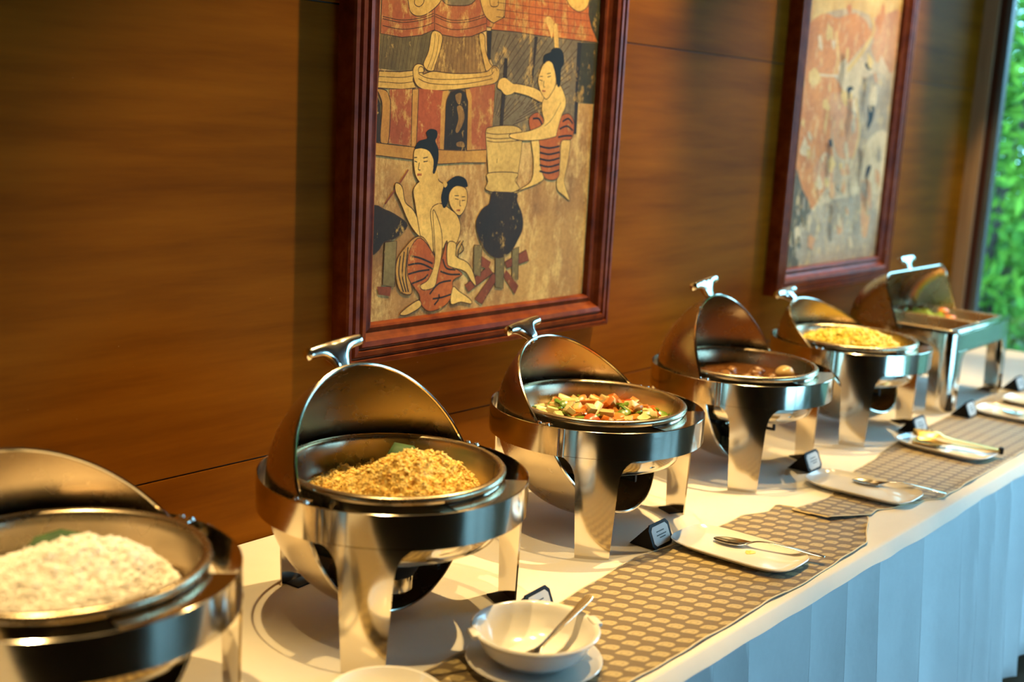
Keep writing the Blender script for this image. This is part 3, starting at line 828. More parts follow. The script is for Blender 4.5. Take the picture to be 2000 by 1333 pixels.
disc('stew_sauce', 2.829, -0.396, 0.1788, ZF + 0.024, 'stew', 'glossy brown stew sauce in a round chafing dish', 'sauce', 0.002, 4)
o = obj('potato', blob(31, 0.030, 0.025, 0.022, 0.08, 18, 12), 'potato', loc=(2.905, -0.485, ZF + 0.036)); tag(o, 'whole peeled potato in the brown stew', 'potato')
rv = random.Random(5)
mm = [shared('stew_meat', blob(40 + i, 0.020 + 0.004 * i, 0.015, 0.010, 0.4, 12, 8), 'stew_meat') for i in range(3)]
for i, (x, y) in enumerate([(-0.02, -0.06), (0.02, -0.03), (-0.05, -0.10), (0.035, -0.075), (0.0, -0.02), (-0.07, -0.05), (0.05, -0.02), (0.01, -0.11), (-0.03, 0.03), (0.09, 0.0), (-0.09, -0.01), (0.04, 0.05), (0.11, -0.06)]):
    o = bpy.data.objects.new('stew_meat', mm[i % 3]); COL.objects.link(o)
    o.location = (2.829 + x, -0.396 + y, ZF + 0.028 + rv.uniform(-0.003, 0.006)); o.rotation_euler = (rv.uniform(-.3, .3), rv.uniform(-.3, .3), rv.uniform(0, 6))
    tag(o, 'browned meat piece lying in the brown stew sauce', 'meat', 'meat pieces in the stew')

# ------------------------------------------------------------------ rectangular roll-top chafing dish
RX, RY = 4.213, -0.372
HXW, HYD = 0.285, 0.205
def rect_ring(hx, hy, rad, n=6):
    pts = []
    for cx, cy, a0 in ((hx - rad, hy - rad, 0), (-hx + rad, hy - rad, PI / 2), (-hx + rad, -hy + rad, PI), (hx - rad, -hy + rad, 1.5 * PI)):
        for i in range(n + 1):
            a = a0 + PI / 2 * i / n; pts.append((cx + rad * math.cos(a), cy + rad * math.sin(a)))
    return pts
def loft(rings):
    mb = MB(); P = [[(x, y, z) for x, y in ring] for ring, z in rings]
    mb.grid(P, closed_v=True); n = len(P[0]); o = len(mb.v)
    ext = lambda r: max(abs(p[0]) for p in r)
    if ext(P[0]) < 0.02: mb.f.append(tuple(range(n)))
    if ext(P[-1]) < 0.02: mb.f.append(tuple(range(o - 1, o - n - 1, -1)))
    return mb
rc = empty('rectangular_chafing_dish', (RX, RY, TZ), 0.0)
tag(rc, 'rectangular steel chafing dish with two pans and square roll-top lid', 'chafing dish')
zt, zb_ = 0.268, 0.205
mb = loft([(rect_ring(HXW, HYD, 0.045), zb_), (rect_ring(HXW, HYD, 0.045), zt), (rect_ring(HXW - 0.003, HYD - 0.003, 0.043), zt), (rect_ring(HXW - 0.003, HYD - 0.003, 0.043), zb_), (rect_ring(HXW, HYD, 0.045), zb_)])
obj('band', mb, 'steel', rc)
for sx in (-1, 1):
    for sy in (-1, 1):
        P = []; Q = []
        for z in [0.0, 0.04, 0.10, 0.15, 0.18, 0.195, zb_ + 0.003]:
            q = max(0, (z - (zb_ - 0.045)) / 0.045); w = 0.030 + 0.006 * z / zb_ + 0.035 * (1 - math.sqrt(max(0, 1 - min(1, q) ** 2)))
            ring = []
            cx, cy = HXW - 0.045, HYD - 0.045
            for u in np.linspace(-1, 1, 15):
                s = u * (w + 0.035); arc = PI / 2 * 0.046 / 2
                if abs(s) <= arc: a = PI / 4 + s / 0.046; p = (cx + 0.046 * math.cos(a), cy + 0.046 * math.sin(a))
                elif s > 0: p = (cx - (s - arc), cy + 0.046)
                else: p = (cx + 0.046, cy - (-s - arc))
                ring.append((sx * p[0], sy * p[1], z))
            P.append(ring); Q.append([(a * 0.988, b2 * 0.984, z_) for a, b2, z_ in ring])
        m2 = MB().grid(P); m2.grid(Q)
        for i in range(len(P) - 1):
            for j in (0, 14):
                a = i * 15 + j; k = len(P) * 15; m2.f.append((a, a + 15, a + 15 + k, a + k))
        for i in (0, len(P) - 1):
            for j in range(14):
                a = i * 15 + j; k = len(P) * 15; m2.f.append((a, a + 1, a + 1 + k, a + k))
        lg = obj('leg', m2, 'steel', rc)
        obj('foot_tab', MB().box(sx * (HXW - 0.05) - 0.02, sx * (HXW - 0.05) + 0.02, sy * (HYD - 0.05) - 0.02, sy * (HYD - 0.05) + 0.02, 0, 0.004), 'black', lg)
ix, iy = HXW - 0.025, HYD - 0.022
obj('water_pan', loft([(rect_ring(ix, iy, 0.03), 0.272), (rect_ring(ix, iy - 0.010, 0.03), 0.20), (rect_ring(ix - 0.01, iy - 0.022, 0.03), 0.178), (rect_ring(ix - 0.05, iy - 0.06, 0.02), 0.168), (rect_ring(0.01, 0.01, 0.004), 0.168)]), 'steel', rc)
for s in (-1, 1):
    hx, hy = ix / 2 - 0.001, iy
    rings = [(rect_ring(hx, hy, 0.02), 0.270), (rect_ring(hx, hy, 0.02), 0.277), (rect_ring(hx - 0.004, hy - 0.004, 0.018), 0.280), (rect_ring(hx - 0.012, hy - 0.012, 0.018), 0.279), (rect_ring(hx - 0.016, hy - 0.016, 0.018), 0.274),
             (rect_ring(hx - 0.022, hy - 0.022, 0.02), 0.225), (rect_ring(hx - 0.03, hy - 0.03, 0.02), 0.216), (rect_ring(0.01, 0.01, 0.004), 0.216)]
    obj('food_pan', loft(rings).xform(Matrix.Translation((s * (ix / 2), 0, 0))), 'steel_in', rc)
# front lip catching the daylight
obj('pan_rail', MB().box(-ix, ix, -HYD + 0.001, -iy + 0.004, 0.262, 0.281, 0.004), 'steel', rc)
# lid: rounded box section rolled back about the x axis
LR, LH = 0.196, HXW - 0.008
lid6 = empty('lid_pivot'); bpy.data.objects.remove(lid6)
def lid_ring(al, R):
    """cross-section along x for one roll angle, corners rounded"""
    pts = []; rc_ = 0.05
    prof = [(-LH, 0.0), (-LH, R - rc_)] + [(-LH + rc_ - rc_ * math.cos(a), R - rc_ + rc_ * math.sin(a)) for a in np.linspace(0.2, PI / 2, 7)]
    prof = prof + [(x * -1, r_) for x, r_ in reversed(prof)]
    # slightly arched top
    return [(x, r_ * math.sin(al), r_ * math.cos(al)) for x, r_ in prof]
na = 30
out = [lid_ring(2.75 * i / na, LR) for i in range(na + 1)]
inn = [[(x * 0.991, y * 0.985, z * 0.985) for x, y, z in row] for row in out]
m2 = MB().grid(out); m2.grid(inn, flip=True)
lid6 = obj('lid', m2, 'steel_in', rc, loc=(0, 0.0, 0.255), angle=35)
for al in (0, 2.75):
    obj('lid_rim', MB().tube([Vector(p) * 0.995 for p in lid_ring(al, LR)], 0.0042, 8), 'steel', lid6)
obj('handle', handle_mesh(0.060, 0.050, 0.012).xform(Matrix.Translation((-0.03, 0, 0)) @ Matrix.Rotation(-0.05, 4, 'X') @ Matrix.Translation((0, 0, LR - 0.001))), 'chrome', lid6)
lid6.rotation_euler = (-0.36, 0, 0)
bc = obj('fuel_can', MB().lathe([(0, 0.0), (0.040, 0.0), (0.043, 0.004), (0.043, 0.058), (0.030, 0.060), (0.028, 0.052), (0, 0.052)], 28).xform(Matrix.Translation((-0.02, 0, 0.075))), 'steel', rc)
obj('burner_bracket', MB().box(-0.09, 0.05, -0.006, 0.006, 0.066, 0.075).box(-0.09, -0.084, -0.006, 0.006, 0.07, 0.17).box(0.044, 0.05, -0.006, 0.006, 0.07, 0.17), 'black', rc)
# food in it
rv = random.Random(9)
def crumple(seed, R):
    mb = MB(); P = []
    for i in range(8):
        rr = R * i / 7
        P.append([(rr * math.cos(2 * PI * j / 20), rr * math.sin(2 * PI * j / 20), 1.55 * rr + 0.20 * rr * math.sin(5 * 2 * PI * j / 20 + seed) + 0.12 * R * noise.noise((rr * 60, j * 0.7, seed))) for j in range(20)])
    mb.grid(P, closed_v=True); return mb
for i, (x, y, sc) in enumerate([(0.094, 0.012, 0.86), (0.094, 0.088, 0.86), (0.172, 0.092, 0.80), (0.090, -0.105, 0.58)]):
    o = obj('lettuce_leaf', crumple(i * 3.1, 0.042 * sc), 'lettuce', loc=(RX + x, RY + y, TZ + 0.2185))
    o.rotation_euler = (rv.uniform(-0.06, 0.06), rv.uniform(-0.06, 0.06), rv.uniform(0, 6)); tag(o, 'light green lettuce leaf in a pan of the rectangular dish', 'lettuce', 'lettuce leaves in the rectangular dish')
cm = shared('carrot_slice', blob(51, 0.0235, 0.0195, 0.0130, 0.12, 16, 10), 'carrot')
for i, (x, y, k) in enumerate([(0.155, 0.032, 0), (0.207, 0.032, 0), (0.155, -0.012, 0), (0.207, -0.012, 0), (0.157, 0.030, 1), (0.206, 0.030, 1), (0.181, -0.013, 1), (0.182, 0.016, 2)]):
    o = bpy.data.objects.new('carrot_slice', cm); COL.objects.link(o)
    o.location = (RX + x, RY + y, TZ + 0.2290 + 0.0225 * k); o.rotation_euler = (rv.uniform(-.05, .05), rv.uniform(-.05, .05), rv.uniform(-.12, .12))
    tag(o, 'orange carrot slice in a pan of the rectangular dish', 'carrot', 'carrot slices in the rectangular dish')

# ------------------------------------------------------------------ crockery
def plate_mesh(hx, hy):
    def sq(sx, sy, n=40):
        out = []
        for i in range(n):
            a = 2 * PI * i / n; c, s = math.cos(a), math.sin(a)
            out.append((sx * math.copysign(abs(c) ** 0.5, c), sy * math.copysign(abs(s) ** 0.5, s)))
        return out
    R = [(sq(0.01, 0.01), 0.0), (sq(hx * 0.72, hy * 0.80), 0.0), (sq(hx * 0.80, hy * 0.86), 0.003), (sq(hx * 0.98, hy * 0.985), 0.0135), (sq(hx, hy), 0.0155), (sq(hx * 0.985, hy * 0.99), 0.0175),
         (sq(hx * 0.90, hy * 0.94), 0.0125), (sq(hx * 0.80, hy * 0.87), 0.0085), (sq(hx * 0.70, hy * 0.78), 0.0075), (sq(0.01, 0.01), 0.0075)]
    return loft(R)
PLATES = [(2.225, -0.757, 0.084, 0.146, 0.03, 'white oblong plate with a spoon between the stir-fried vegetables and the table edge'),
          (2.878, -0.750, 0.086, 0.144, 0.02, 'white oblong plate with a spoon set on the folded runner end'),
          (3.457, -0.748, 0.080, 0.140, -0.08, 'white oblong plate carrying the gold serving tongs'),
          (4.080, -0.765, 0.084, 0.140, 0.0, 'white oblong plate in front of the rectangular dish, beside a black card'),
          (4.330, -0.775, 0.082, 0.140, 0.0, 'white oblong plate in front of the rectangular dish, nearer the window')]
def runner_z(x): return TZ + RUN_Z
for x, y, hx, hy, rz, lab in PLATES:
    o = obj('serving_plate', plate_mesh(hx, hy), 'ceramic', loc=(x, y, runner_z(x))); o.rotation_euler = (0, 0, rz)
    tag(o, lab, 'plate', 'oblong plates along the front of the buffet')

def spoon_mesh(path, widths, thick, bowl_n, depth):
    """path of points, half-widths; first bowl_n stations are hollowed"""
    mb = MB(); P = []; n = len(path)
    for i, p in enumerate(path):
        a = Vector(path[min(i + 1, n - 1)]) - Vector(path[max(i - 1, 0)]); a.normalize()
        s = a.cross(Vector((0, 0, 1))).normalized(); up = s.cross(a)
        row = []
        for side in (1, -1):
            us = np.linspace(-1, 1, 7) if side == 1 else np.linspace(1, -1, 7)
            for u in us:
                dz = depth[i] * (u * u - 1) if i < bowl_n else -0.25 * thick * u * u
                row.append(Vector(p) + s * widths[i] * u + up * (dz + side * thick / 2))
        P.append(row)
    mb.grid(P, closed_v=True); mb.f.append(tuple(range(14))); mb.f.append(tuple(reversed(range((n - 1) * 14, n * 14))))
    return mb
def lay_spoon(tip, end, label, z0, grp):
    tip, end = np.array(tip), np.array(end); d = end - tip; L = np.hypot(*d); u = d / L
    ts = [0, 0.014, 0.035, 0.057, 0.073, 0.082, 0.090, 0.10, 0.13, 0.17, L - 0.02, L - 0.004, L]
    ws = [0.006, 0.017, 0.024, 0.0235, 0.016, 0.007, 0.0045, 0.0036, 0.0036, 0.0048, 0.0075, 0.0075, 0.004]
    py, phy = min(((abs(p[0] - (tip[0] + end[0]) / 2), p[1], p[3]) for p in PLATES))[1:]
    tr = (py - phy * 0.985 - tip[1]) / u[1]                       # where the handle crosses the rim
    zr = runner_z(0) + 0.0175 + 0.0011 - z0
    arch = lambda t: 0.0225 + (zr - 0.0225) * (t - 0.13) / (tr - 0.13)
    zz = [0.010, 0.0105, 0.0105, 0.0105, 0.012, 0.014, 0.017, 0.0205, 0.0225, arch(0.17), arch(L - 0.02), arch(L - 0.004), arch(L)]
    dp = [0.001, 0.004, 0.007, 0.0065, 0.003, 0.001, 0, 0, 0, 0, 0, 0, 0]
    path = [(tip[0] + u[0] * t, tip[1] + u[1] * t, z0 + z) for t, z in zip(ts, zz)]
    o = obj('spoon', spoon_mesh(path, ws, 0.0022, 6, dp), 'chrome'); tag(o, label, 'spoon', grp)
    sub = o.modifiers.new('sub', 'SUBSURF'); sub.levels = 1; sub.render_levels = 2
    return o
def tb(px, z): return ray_at(px, 2, z)[:2]
g = 'spoons on the oblong plates'
lay_spoon(tb((1393, 1046), TZ + 0.022), tb((1612, 1088), TZ + 0.02), 'steel spoon on the plate in front of the stir-fried vegetables', TZ + 0.0063, g)
lay_spoon(tb((1664, 933), TZ + 0.022), tb((1849, 962), TZ + 0.02), 'steel spoon on the plate over the folded runner end', TZ + 0.0063, g)
lay_spoon((4.10, -0.70), (4.02, -0.94), 'steel spoon on the plate beside the black card by the rectangular dish', TZ + 0.0063, g)
lay_spoon((4.36, -0.70), (4.27, -0.94), 'steel spoon on the plate nearer the window', TZ + 0.0063, g)
# a dab of sauce beside the first spoon
o = obj('sauce_spot', blob(77, 0.014, 0.010, 0.0016, 0.4), 'fried_rice', loc=(*tb((1465, 1078), TZ + 0.012), runner_z(2.2) + 0.0083)); tag(o, 'small brown sauce spot on the plate under a spoon', 'sauce')

# tongs: two scalloped, perforated jaws joined at a sprung end
tg = empty('serving_tongs', (0, 0, 0)); tag(tg, 'gold-toned serving tongs with perforated scalloped jaws on a plate', 'tongs')
hp, ep = (3.445, -0.700), (3.505, -0.893)
hp, ep = np.array(hp), np.array(ep); ud = (ep - hp) / np.hypot(*(ep - hp)); sd = np.array([-ud[1], ud[0]]); LT = np.hypot(*(ep - hp))
for s, nm in ((1, 'upper_jaw'), (-1, 'lower_jaw')):
    path, ws, dp = [], [], []
    tt = [-0.045, -0.038, -0.026, -0.008, 0.012, 0.028, 0.042, 0.07, 0.12, LT - 0.03, LT - 0.004]
    ww = [0.012, 0.028, 0.036, 0.040, 0.036, 0.024, 0.014, 0.011, 0.0115, 0.0115, 0.011]
    for t, w in zip(tt, ww):
        p = hp + ud * t
        zz = TZ + 0.0326 - 0.0075 * max(0.0, (t - 0.04) / (LT - 0.04)) + s * (0.010 if t < 0.03 else 0.008 * (1 - (t - 0.03) / (LT - 0.03)) + 0.002)
        path.append((p[0], p[1], zz)); ws.append(w); dp.append((0.012 if t < 0.03 else 0.003))
    jo = obj(nm, spoon_mesh(path, ws, 0.0016, 7, [d * -s for d in dp]), 'brass', tg)
    for i in range(3):
        for j in range(3):
            q = hp + ud * (-0.022 + i * 0.014) + sd * ((j - 1) * 0.013)
            wq = np.interp(-0.022 + i * 0.014, tt, ww); uq = (j - 1) * 0.013 / wq
            zq = TZ + 0.0326 + s * 0.010 + s * 0.012 * (1 - uq * uq) + 0.0010
            obj('dark_hole_disc', MB().lathe([(0, 0.0), (0.0028, 0.0)], 8).xform(Matrix.Translation((q[0], q[1], zq))), 'black', jo)  # flat disc, the dark of a hole put into its black colour
q = hp + ud * LT
obj('spring_end', MB().box(-0.008, 0.006, -0.011, 0.011, -0.010, 0.010, 0.003).xform(Matrix.Translation((q[0], q[1], TZ + 0.0255)) @ Matrix.Rotation(math.atan2(ud[1], ud[0]), 4, 'Z')), 'black', tg)

# bowl on saucer with spoon
BX, BY = 1.488, -0.784
sa = obj('saucer', MB().lathe([(0, 0.0), (0.055, 0.0), (0.060, 0.003), (0.112, 0.014), (0.1165, 0.0165), (0.115, 0.0185), (0.108, 0.0175), (0.070, 0.0085), (0.055, 0.006), (0, 0.006)], 64), 'ceramic', loc=(BX, BY, TZ + RUN_Z)); tag(sa, 'white saucer under the lugged white bowl', 'saucer')
ZB0 = TZ + RUN_Z + 0.0060
bw = empty('serving_bowl', (BX, BY, ZB0)); tag(bw, 'white ceramic bowl with small lugs, holding a steel spoon', 'bowl')
obj('bowl_body', MB().lathe([(0, 0.0), (0.048, 0.0), (0.050, 0.004), (0.066, 0.010), (0.088, 0.028), (0.099, 0.050), (0.103, 0.056), (0.1085, 0.060), (0.1095, 0.063), (0.107, 0.0655), (0.102, 0.064), (0.0985, 0.060), (0.094, 0.050), (0.083, 0.028), (0.062, 0.013), (0.04, 0.008), (0, 0.007)], 72), 'ceramic', bw)
la = math.radians(150)
for a in (la, la + PI):
    obj('lug', MB().box(0.100, 0.116, -0.017, 0.017, 0.0575, 0.0665, 0.003).xform(Matrix.Rotation(a, 4, 'Z')), 'ceramic', bw)
p0 = ray_at((1050, 1270), 2, ZB0 + 0.030); p1 = ray_at((1128, 1190), 2, ZB0 + 0.075)
dv = p1 - p0
d2 = Vector(dv).normalized()
pts = []
for t in (-0.055, -0.048, -0.035, -0.02, -0.008, 0.0, 0.012):
    pts.append(Vector(p0) + d2 * t)
Ls = 0.148
for t in (0.03, 0.06, 0.10, Ls - 0.012, Ls): pts.append(Vector(p0) + d2 * t)
pts = [Vector((p.x, p.y, max(p.z, ZB0 + 0.0158))) for p in pts]
o = obj('spoon', spoon_mesh([tuple(p) for p in pts], [0.005, 0.014, 0.020, 0.020, 0.013, 0.007, 0.0045, 0.0045, 0.0058, 0.0075, 0.0095, 0.0090], 0.0026, 5, [0.001, 0.004, 0.006, 0.006, 0.002] + [0] * 7), 'chrome'); tag(o, 'steel spoon leaning in the lugged white bowl', 'spoon')
sb = o.modifiers.new('sub', 'SUBSURF'); sb.levels = 1; sb.render_levels = 2
o = obj('small_bowl', MB().lathe([(0, 0.0), (0.042, 0.0), (0.045, 0.004), (0.070, 0.025), (0.082, 0.050), (0.0865, 0.058), (0.0865, 0.061), (0.083, 0.061), (0.078, 0.050), (0.066, 0.027), (0.04, 0.008), (0, 0.007)], 64), 'ceramic', loc=(1.160, -0.764, TZ + RUN_Z))
tag(o, 'plain white bowl whose rim shows beside the chafing dish of fried rice', 'bowl')

# black tent cards with printed labels
def make_card():
    root = empty('dish_card')
    W, H, D = 0.043, 0.056, 0.055
    lean = 0.40
    front = [(-W + 0.010, 0), (W - 0.010, 0), (W, 0.010), (W, H - 0.010), (W - 0.010, H), (-W + 0.010, H), (-W, H - 0.010), (-W, 0.010)]
    R = Matrix.Rotation(-lean, 4, 'X')
    obj('front_board', MB().prism(front, 0.0, 0.0035).xform(R), 'black', root, smooth=False)
    top = R @ Vector((0, 0.002, H - 0.004))
    back = MB().add([(-W + 0.008, top.y, top.z), (W - 0.008, top.y, top.z), (W - 0.008, D + top.y * 0.4, 0.0), (-W + 0.008, D + top.y * 0.4, 0.0),
                     (-W + 0.008, top.y + 0.003, top.z), (W - 0.008, top.y + 0.003, top.z), (W - 0.008, D + 0.004 + top.y * 0.4, 0.0), (-W + 0.008, D + 0.004 + top.y * 0.4, 0.0)],
                    [(0, 1, 2, 3), (7, 6, 5, 4), (0, 4, 5, 1), (2, 6, 7, 3), (1, 5, 6, 2), (0, 3, 7, 4)])
    obj('back_board', back, 'black', root, smooth=False)
    for s in (-1, 1):
        x = s * (W - 0.008)
        obj('side_gusset', MB().add([(x, 0.002, 0.0), (x, top.y, top.z), (x, D + top.y * 0.4, 0.0), (x - s * 0.003, 0.002, 0.0), (x - s * 0.003, top.y, top.z), (x - s * 0.003, D + top.y * 0.4, 0)], [(0, 1, 2), (5, 4, 3), (0, 3, 4, 1), (1, 4, 5, 2), (2, 5, 3, 0)]), 'black', root, smooth=False)
    k = 0.80
    lab = [(x * k, H / 2 + (z - H / 2) * 0.76) for x, z in front]
    lo = obj('label', MB().prism(lab, -0.0008, 0.0002).xform(R), 'paper', root, smooth=False)
    for i, (z, w, x) in enumerate([(0.036, 0.016, 0.0), (0.028, 0.020, 0.002), (0.022, 0.012, 0.004)]):
        obj('print_line', MB().box(x - w, x + w, -0.0012, -0.0007, z - 0.0012, z + 0.0012).xform(R), 'ink', lo, smooth=False)
    return root
CARDS = [(*ray_at((1062, 1213), 2, TZ)[:2], 0.10, 'black tent card standing behind the white bowl'),
         (2.139, -0.622, 0.06, 'black tent card by the leg of the stir-fried vegetable dish'),
         (2.958, -0.580, 0.03, 'black tent card by the leg of the brown stew dish'),
         (3.600, -0.625, -0.05, 'black tent card half hidden behind the gold tongs'),
         (3.962, -0.655, 0.03, 'black tent card at the corner leg of the rectangular dish'),
         (4.545, -0.630, 0.0, 'black tent card beyond the rectangular dish')]
cp = make_card()
for i, (x, y, rz, lab) in enumerate(CARDS):
    r = cp if i == 0 else copy_tree(cp)
    r.location = (x, y, TZ + (0.0005 if i == 2 else RUN_Z)); r.rotation_euler = (0, 0, rz); tag(r, lab, 'card', 'dish name cards')

# ------------------------------------------------------------------ framed paintings
YC = -0.020
def make_frame(root, x0, x1, z0, z1):
    prof = [(0, 0.0), (0.0, 0.046), (0.004, 0.051), (0.013, 0.052), (0.016, 0.046), (0.019, 0.046), (0.023, 0.052), (0.033, 0.053), (0.036, 0.047), (0.039, 0.047), (0.043, 0.053), (0.054, 0.051),
            (0.061, 0.040), (0.069, 0.033), (0.074, 0.034), (0.080, 0.036), (0.085, 0.033), (0.088, 0.026), (0.090, 0.018), (0.090, 0.0)]
    W = 0.090
    c = [(x0 - W, z0 - W), (x1 + W, z0 - W), (x1 + W, z1 + W), (x0 - W, z1 + W)]
    ins = [(1, 1), (-1, 1), (-1, -1), (1, -1)]
    for k in range(4):
        a, b2 = c[k], c[(k + 1) % 4]; ia, ib = ins[k], ins[(k + 1) % 4]
        P = [[(a[0] + ia[0] * u, -d, a[1] + ia[1] * u) for u, d in prof], [(b2[0] + ib[0] * u, -d, b2[1] + ib[1] * u) for u, d in prof]]
        mb = MB().grid(P); n = len(prof); mb.f.append(tuple(range(n))); mb.f.append(tuple(reversed(range(n, 2 * n))))
        obj('frame_rail', mb, 'frame_wood', root, smooth=False)

def paint_mat(name, col, wear=0.5, col2=None, scale=7.0, worn=(0.66, 0.52, 0.30), streak=(1, 1, 1), tint=(1.18, 0.93, 0.36)):
    tn = lambda c: None if c is None else tuple(a * b2 for a, b2 in zip(c, tint))
    col, col2, worn = tn(col), tn(col2), tn(worn)
    m, nt, n, l, b = mat_base('paint_' + name)
    v = coords(n, l, streak)
    f = noise_node(n, l, v, scale, 6, 0.65); f2 = noise_node(n, l, coords(n, l, (1, 1, 0.55)), 34, 7, 0.75)
    c2 = col2 or tuple(c * 0.72 for c in col)
    base = ramp(n, l, f, [(0.35, c2), (0.62, col)])
    wk = ramp(n, l, f2, [(0.60 - 0.16 * wear, (0, 0, 0)), (0.68 - 0.10 * wear, (1, 1, 1))])
    c = mixc(n, l, math_node(n, l, 'MULTIPLY', wk, 0.85 if wear > 0 else 0.0), base, worn)
    g1 = noise_node(n, l, coords(n, l, (1, 1, 0.6)), 3.4, 6, 0.62)
    c = mixc(n, l, 0.75, c, ramp(n, l, g1, [(0.34, (0.50, 0.40, 0.28)), (0.58, (1, 1, 1))]), 'MULTIPLY')
    g2 = noise_node(n, l, coords(n, l, (1, 1, 0.8)), 90, 5, 0.7)
    c = mixc(n, l, 0.6, c, ramp(n, l, g2, [(0.35, (0.62, 0.56, 0.46)), (0.58, (1.0, 1.0, 1.0))]), 'MULTIPLY')
    l.new(c, b.inputs['Base Color'])
    sset(b, Roughness=0.6, Specular_IOR_Level=0.25)
    return m
def ground_mat():
    m, nt, n, l, b = mat_base('paint_ground')
    f = noise_node(n, l, coords(n, l, (1, 1, 0.55)), 5.0, 8, 0.68); f2 = noise_node(n, l, coords(n, l, (1, 1, 0.45)), 13, 8, 0.75)
    c = ramp(n, l, f, [(0.32, (0.20, 0.095, 0.024)), (0.46, (0.43, 0.215, 0.052)), (0.60, (0.60, 0.335, 0.080))])
    wk = ramp(n, l, f2, [(0.49, (0, 0, 0)), (0.62, (1, 1, 1))])
    c = mixc(n, l, math_node(n, l, 'MULTIPLY', wk, 0.8), c, (0.88, 0.60, 0.19))
    g2 = noise_node(n, l, coords(n, l), 90, 5, 0.7)
    c = mixc(n, l, 0.5, c, ramp(n, l, g2, [(0.35, (0.6, 0.55, 0.45)), (0.58, (1, 1, 1))]), 'MULTIPLY')
    l.new(c, b.inputs['Base Color']); sset(b, Roughness=0.6, Specular_IOR_Level=0.25)
    return m
PM = {
    'ground': ground_mat(),
    'cream': paint_mat('cream', (0.72, 0.57, 0.30), 0.05, (0.58, 0.42, 0.20)),
    'skin': paint_mat('skin', (0.84, 0.70, 0.42), 0.0, (0.74, 0.57, 0.32)),
    'ochre': paint_mat('ochre', (0.56, 0.38, 0.15), 0.1, (0.48, 0.27, 0.10)),
    'red': paint_mat('red', (0.40, 0.105, 0.040), 0.15, (0.33, 0.085, 0.035)),
    'pink': paint_mat('pink', (0.43, 0.17, 0.085), 0.6, (0.35, 0.10, 0.05)),
    'orange': paint_mat('orange', (0.54, 0.20, 0.045), 0.65, (0.46, 0.13, 0.035), 9),
    'grey': paint_mat('grey', (0.21, 0.20, 0.24), 0.35, (0.14, 0.13, 0.14)),
    'thatch': paint_mat('thatch', (0.17, 0.15, 0.10), 0.15, (0.11, 0.095, 0.06), 7, streak=(6, 1, 1)),
    'brown': paint_mat('brown', (0.30, 0.20, 0.10), 0.45, (0.18, 0.12, 0.06), 7, streak=(6, 1, 1)),
    'leafy': paint_mat('leafy', (0.055, 0.060, 0.030), 0.35, (0.03, 0.035, 0.02)),
    'black': paint_mat('black', (0.022, 0.018, 0.013), 0.12, (0.035, 0.022, 0.012)),
    'hair': paint_mat('hair', (0.010, 0.010, 0.012), 0.0),
    'line': paint_mat('line', (0.075, 0.040, 0.018), 0.12),
    'post': paint_mat('post', (0.24, 0.23, 0.18), 0.1),
    'log': paint_mat('log', (0.28, 0.085, 0.045), 0.15),
    'rust': paint_mat('rust', (0.50, 0.16, 0.030), 0.15, (0.38, 0.10, 0.02)),
    'jar': paint_mat('jar', (0.74, 0.63, 0.40), 0.1, (0.52, 0.42, 0.24)),
    'pale': paint_mat('pale', (0.74, 0.60, 0.34), 0.0, (0.60, 0.45, 0.24), 30),
}
def catmull(P, closed=True, k=5):
    n = len(P); out = []
    for i in range(n if closed else n - 1):
        p0, p1, p2, p3 = [np.array(P[(i + d) % n] if closed else P[min(max(i + d, 0), n - 1)], float) for d in (-1, 0, 1, 2)]
        for j in range(k):
            t = j / k
            out.append(tuple(0.5 * ((2 * p1) + (p2 - p0) * t + (2 * p0 - 5 * p1 + 4 * p2 - p3) * t * t + (3 * p1 - p0 - 3 * p2 + p3) * t ** 3)))
    if not closed: out.append(tuple(P[-1]))
    return out

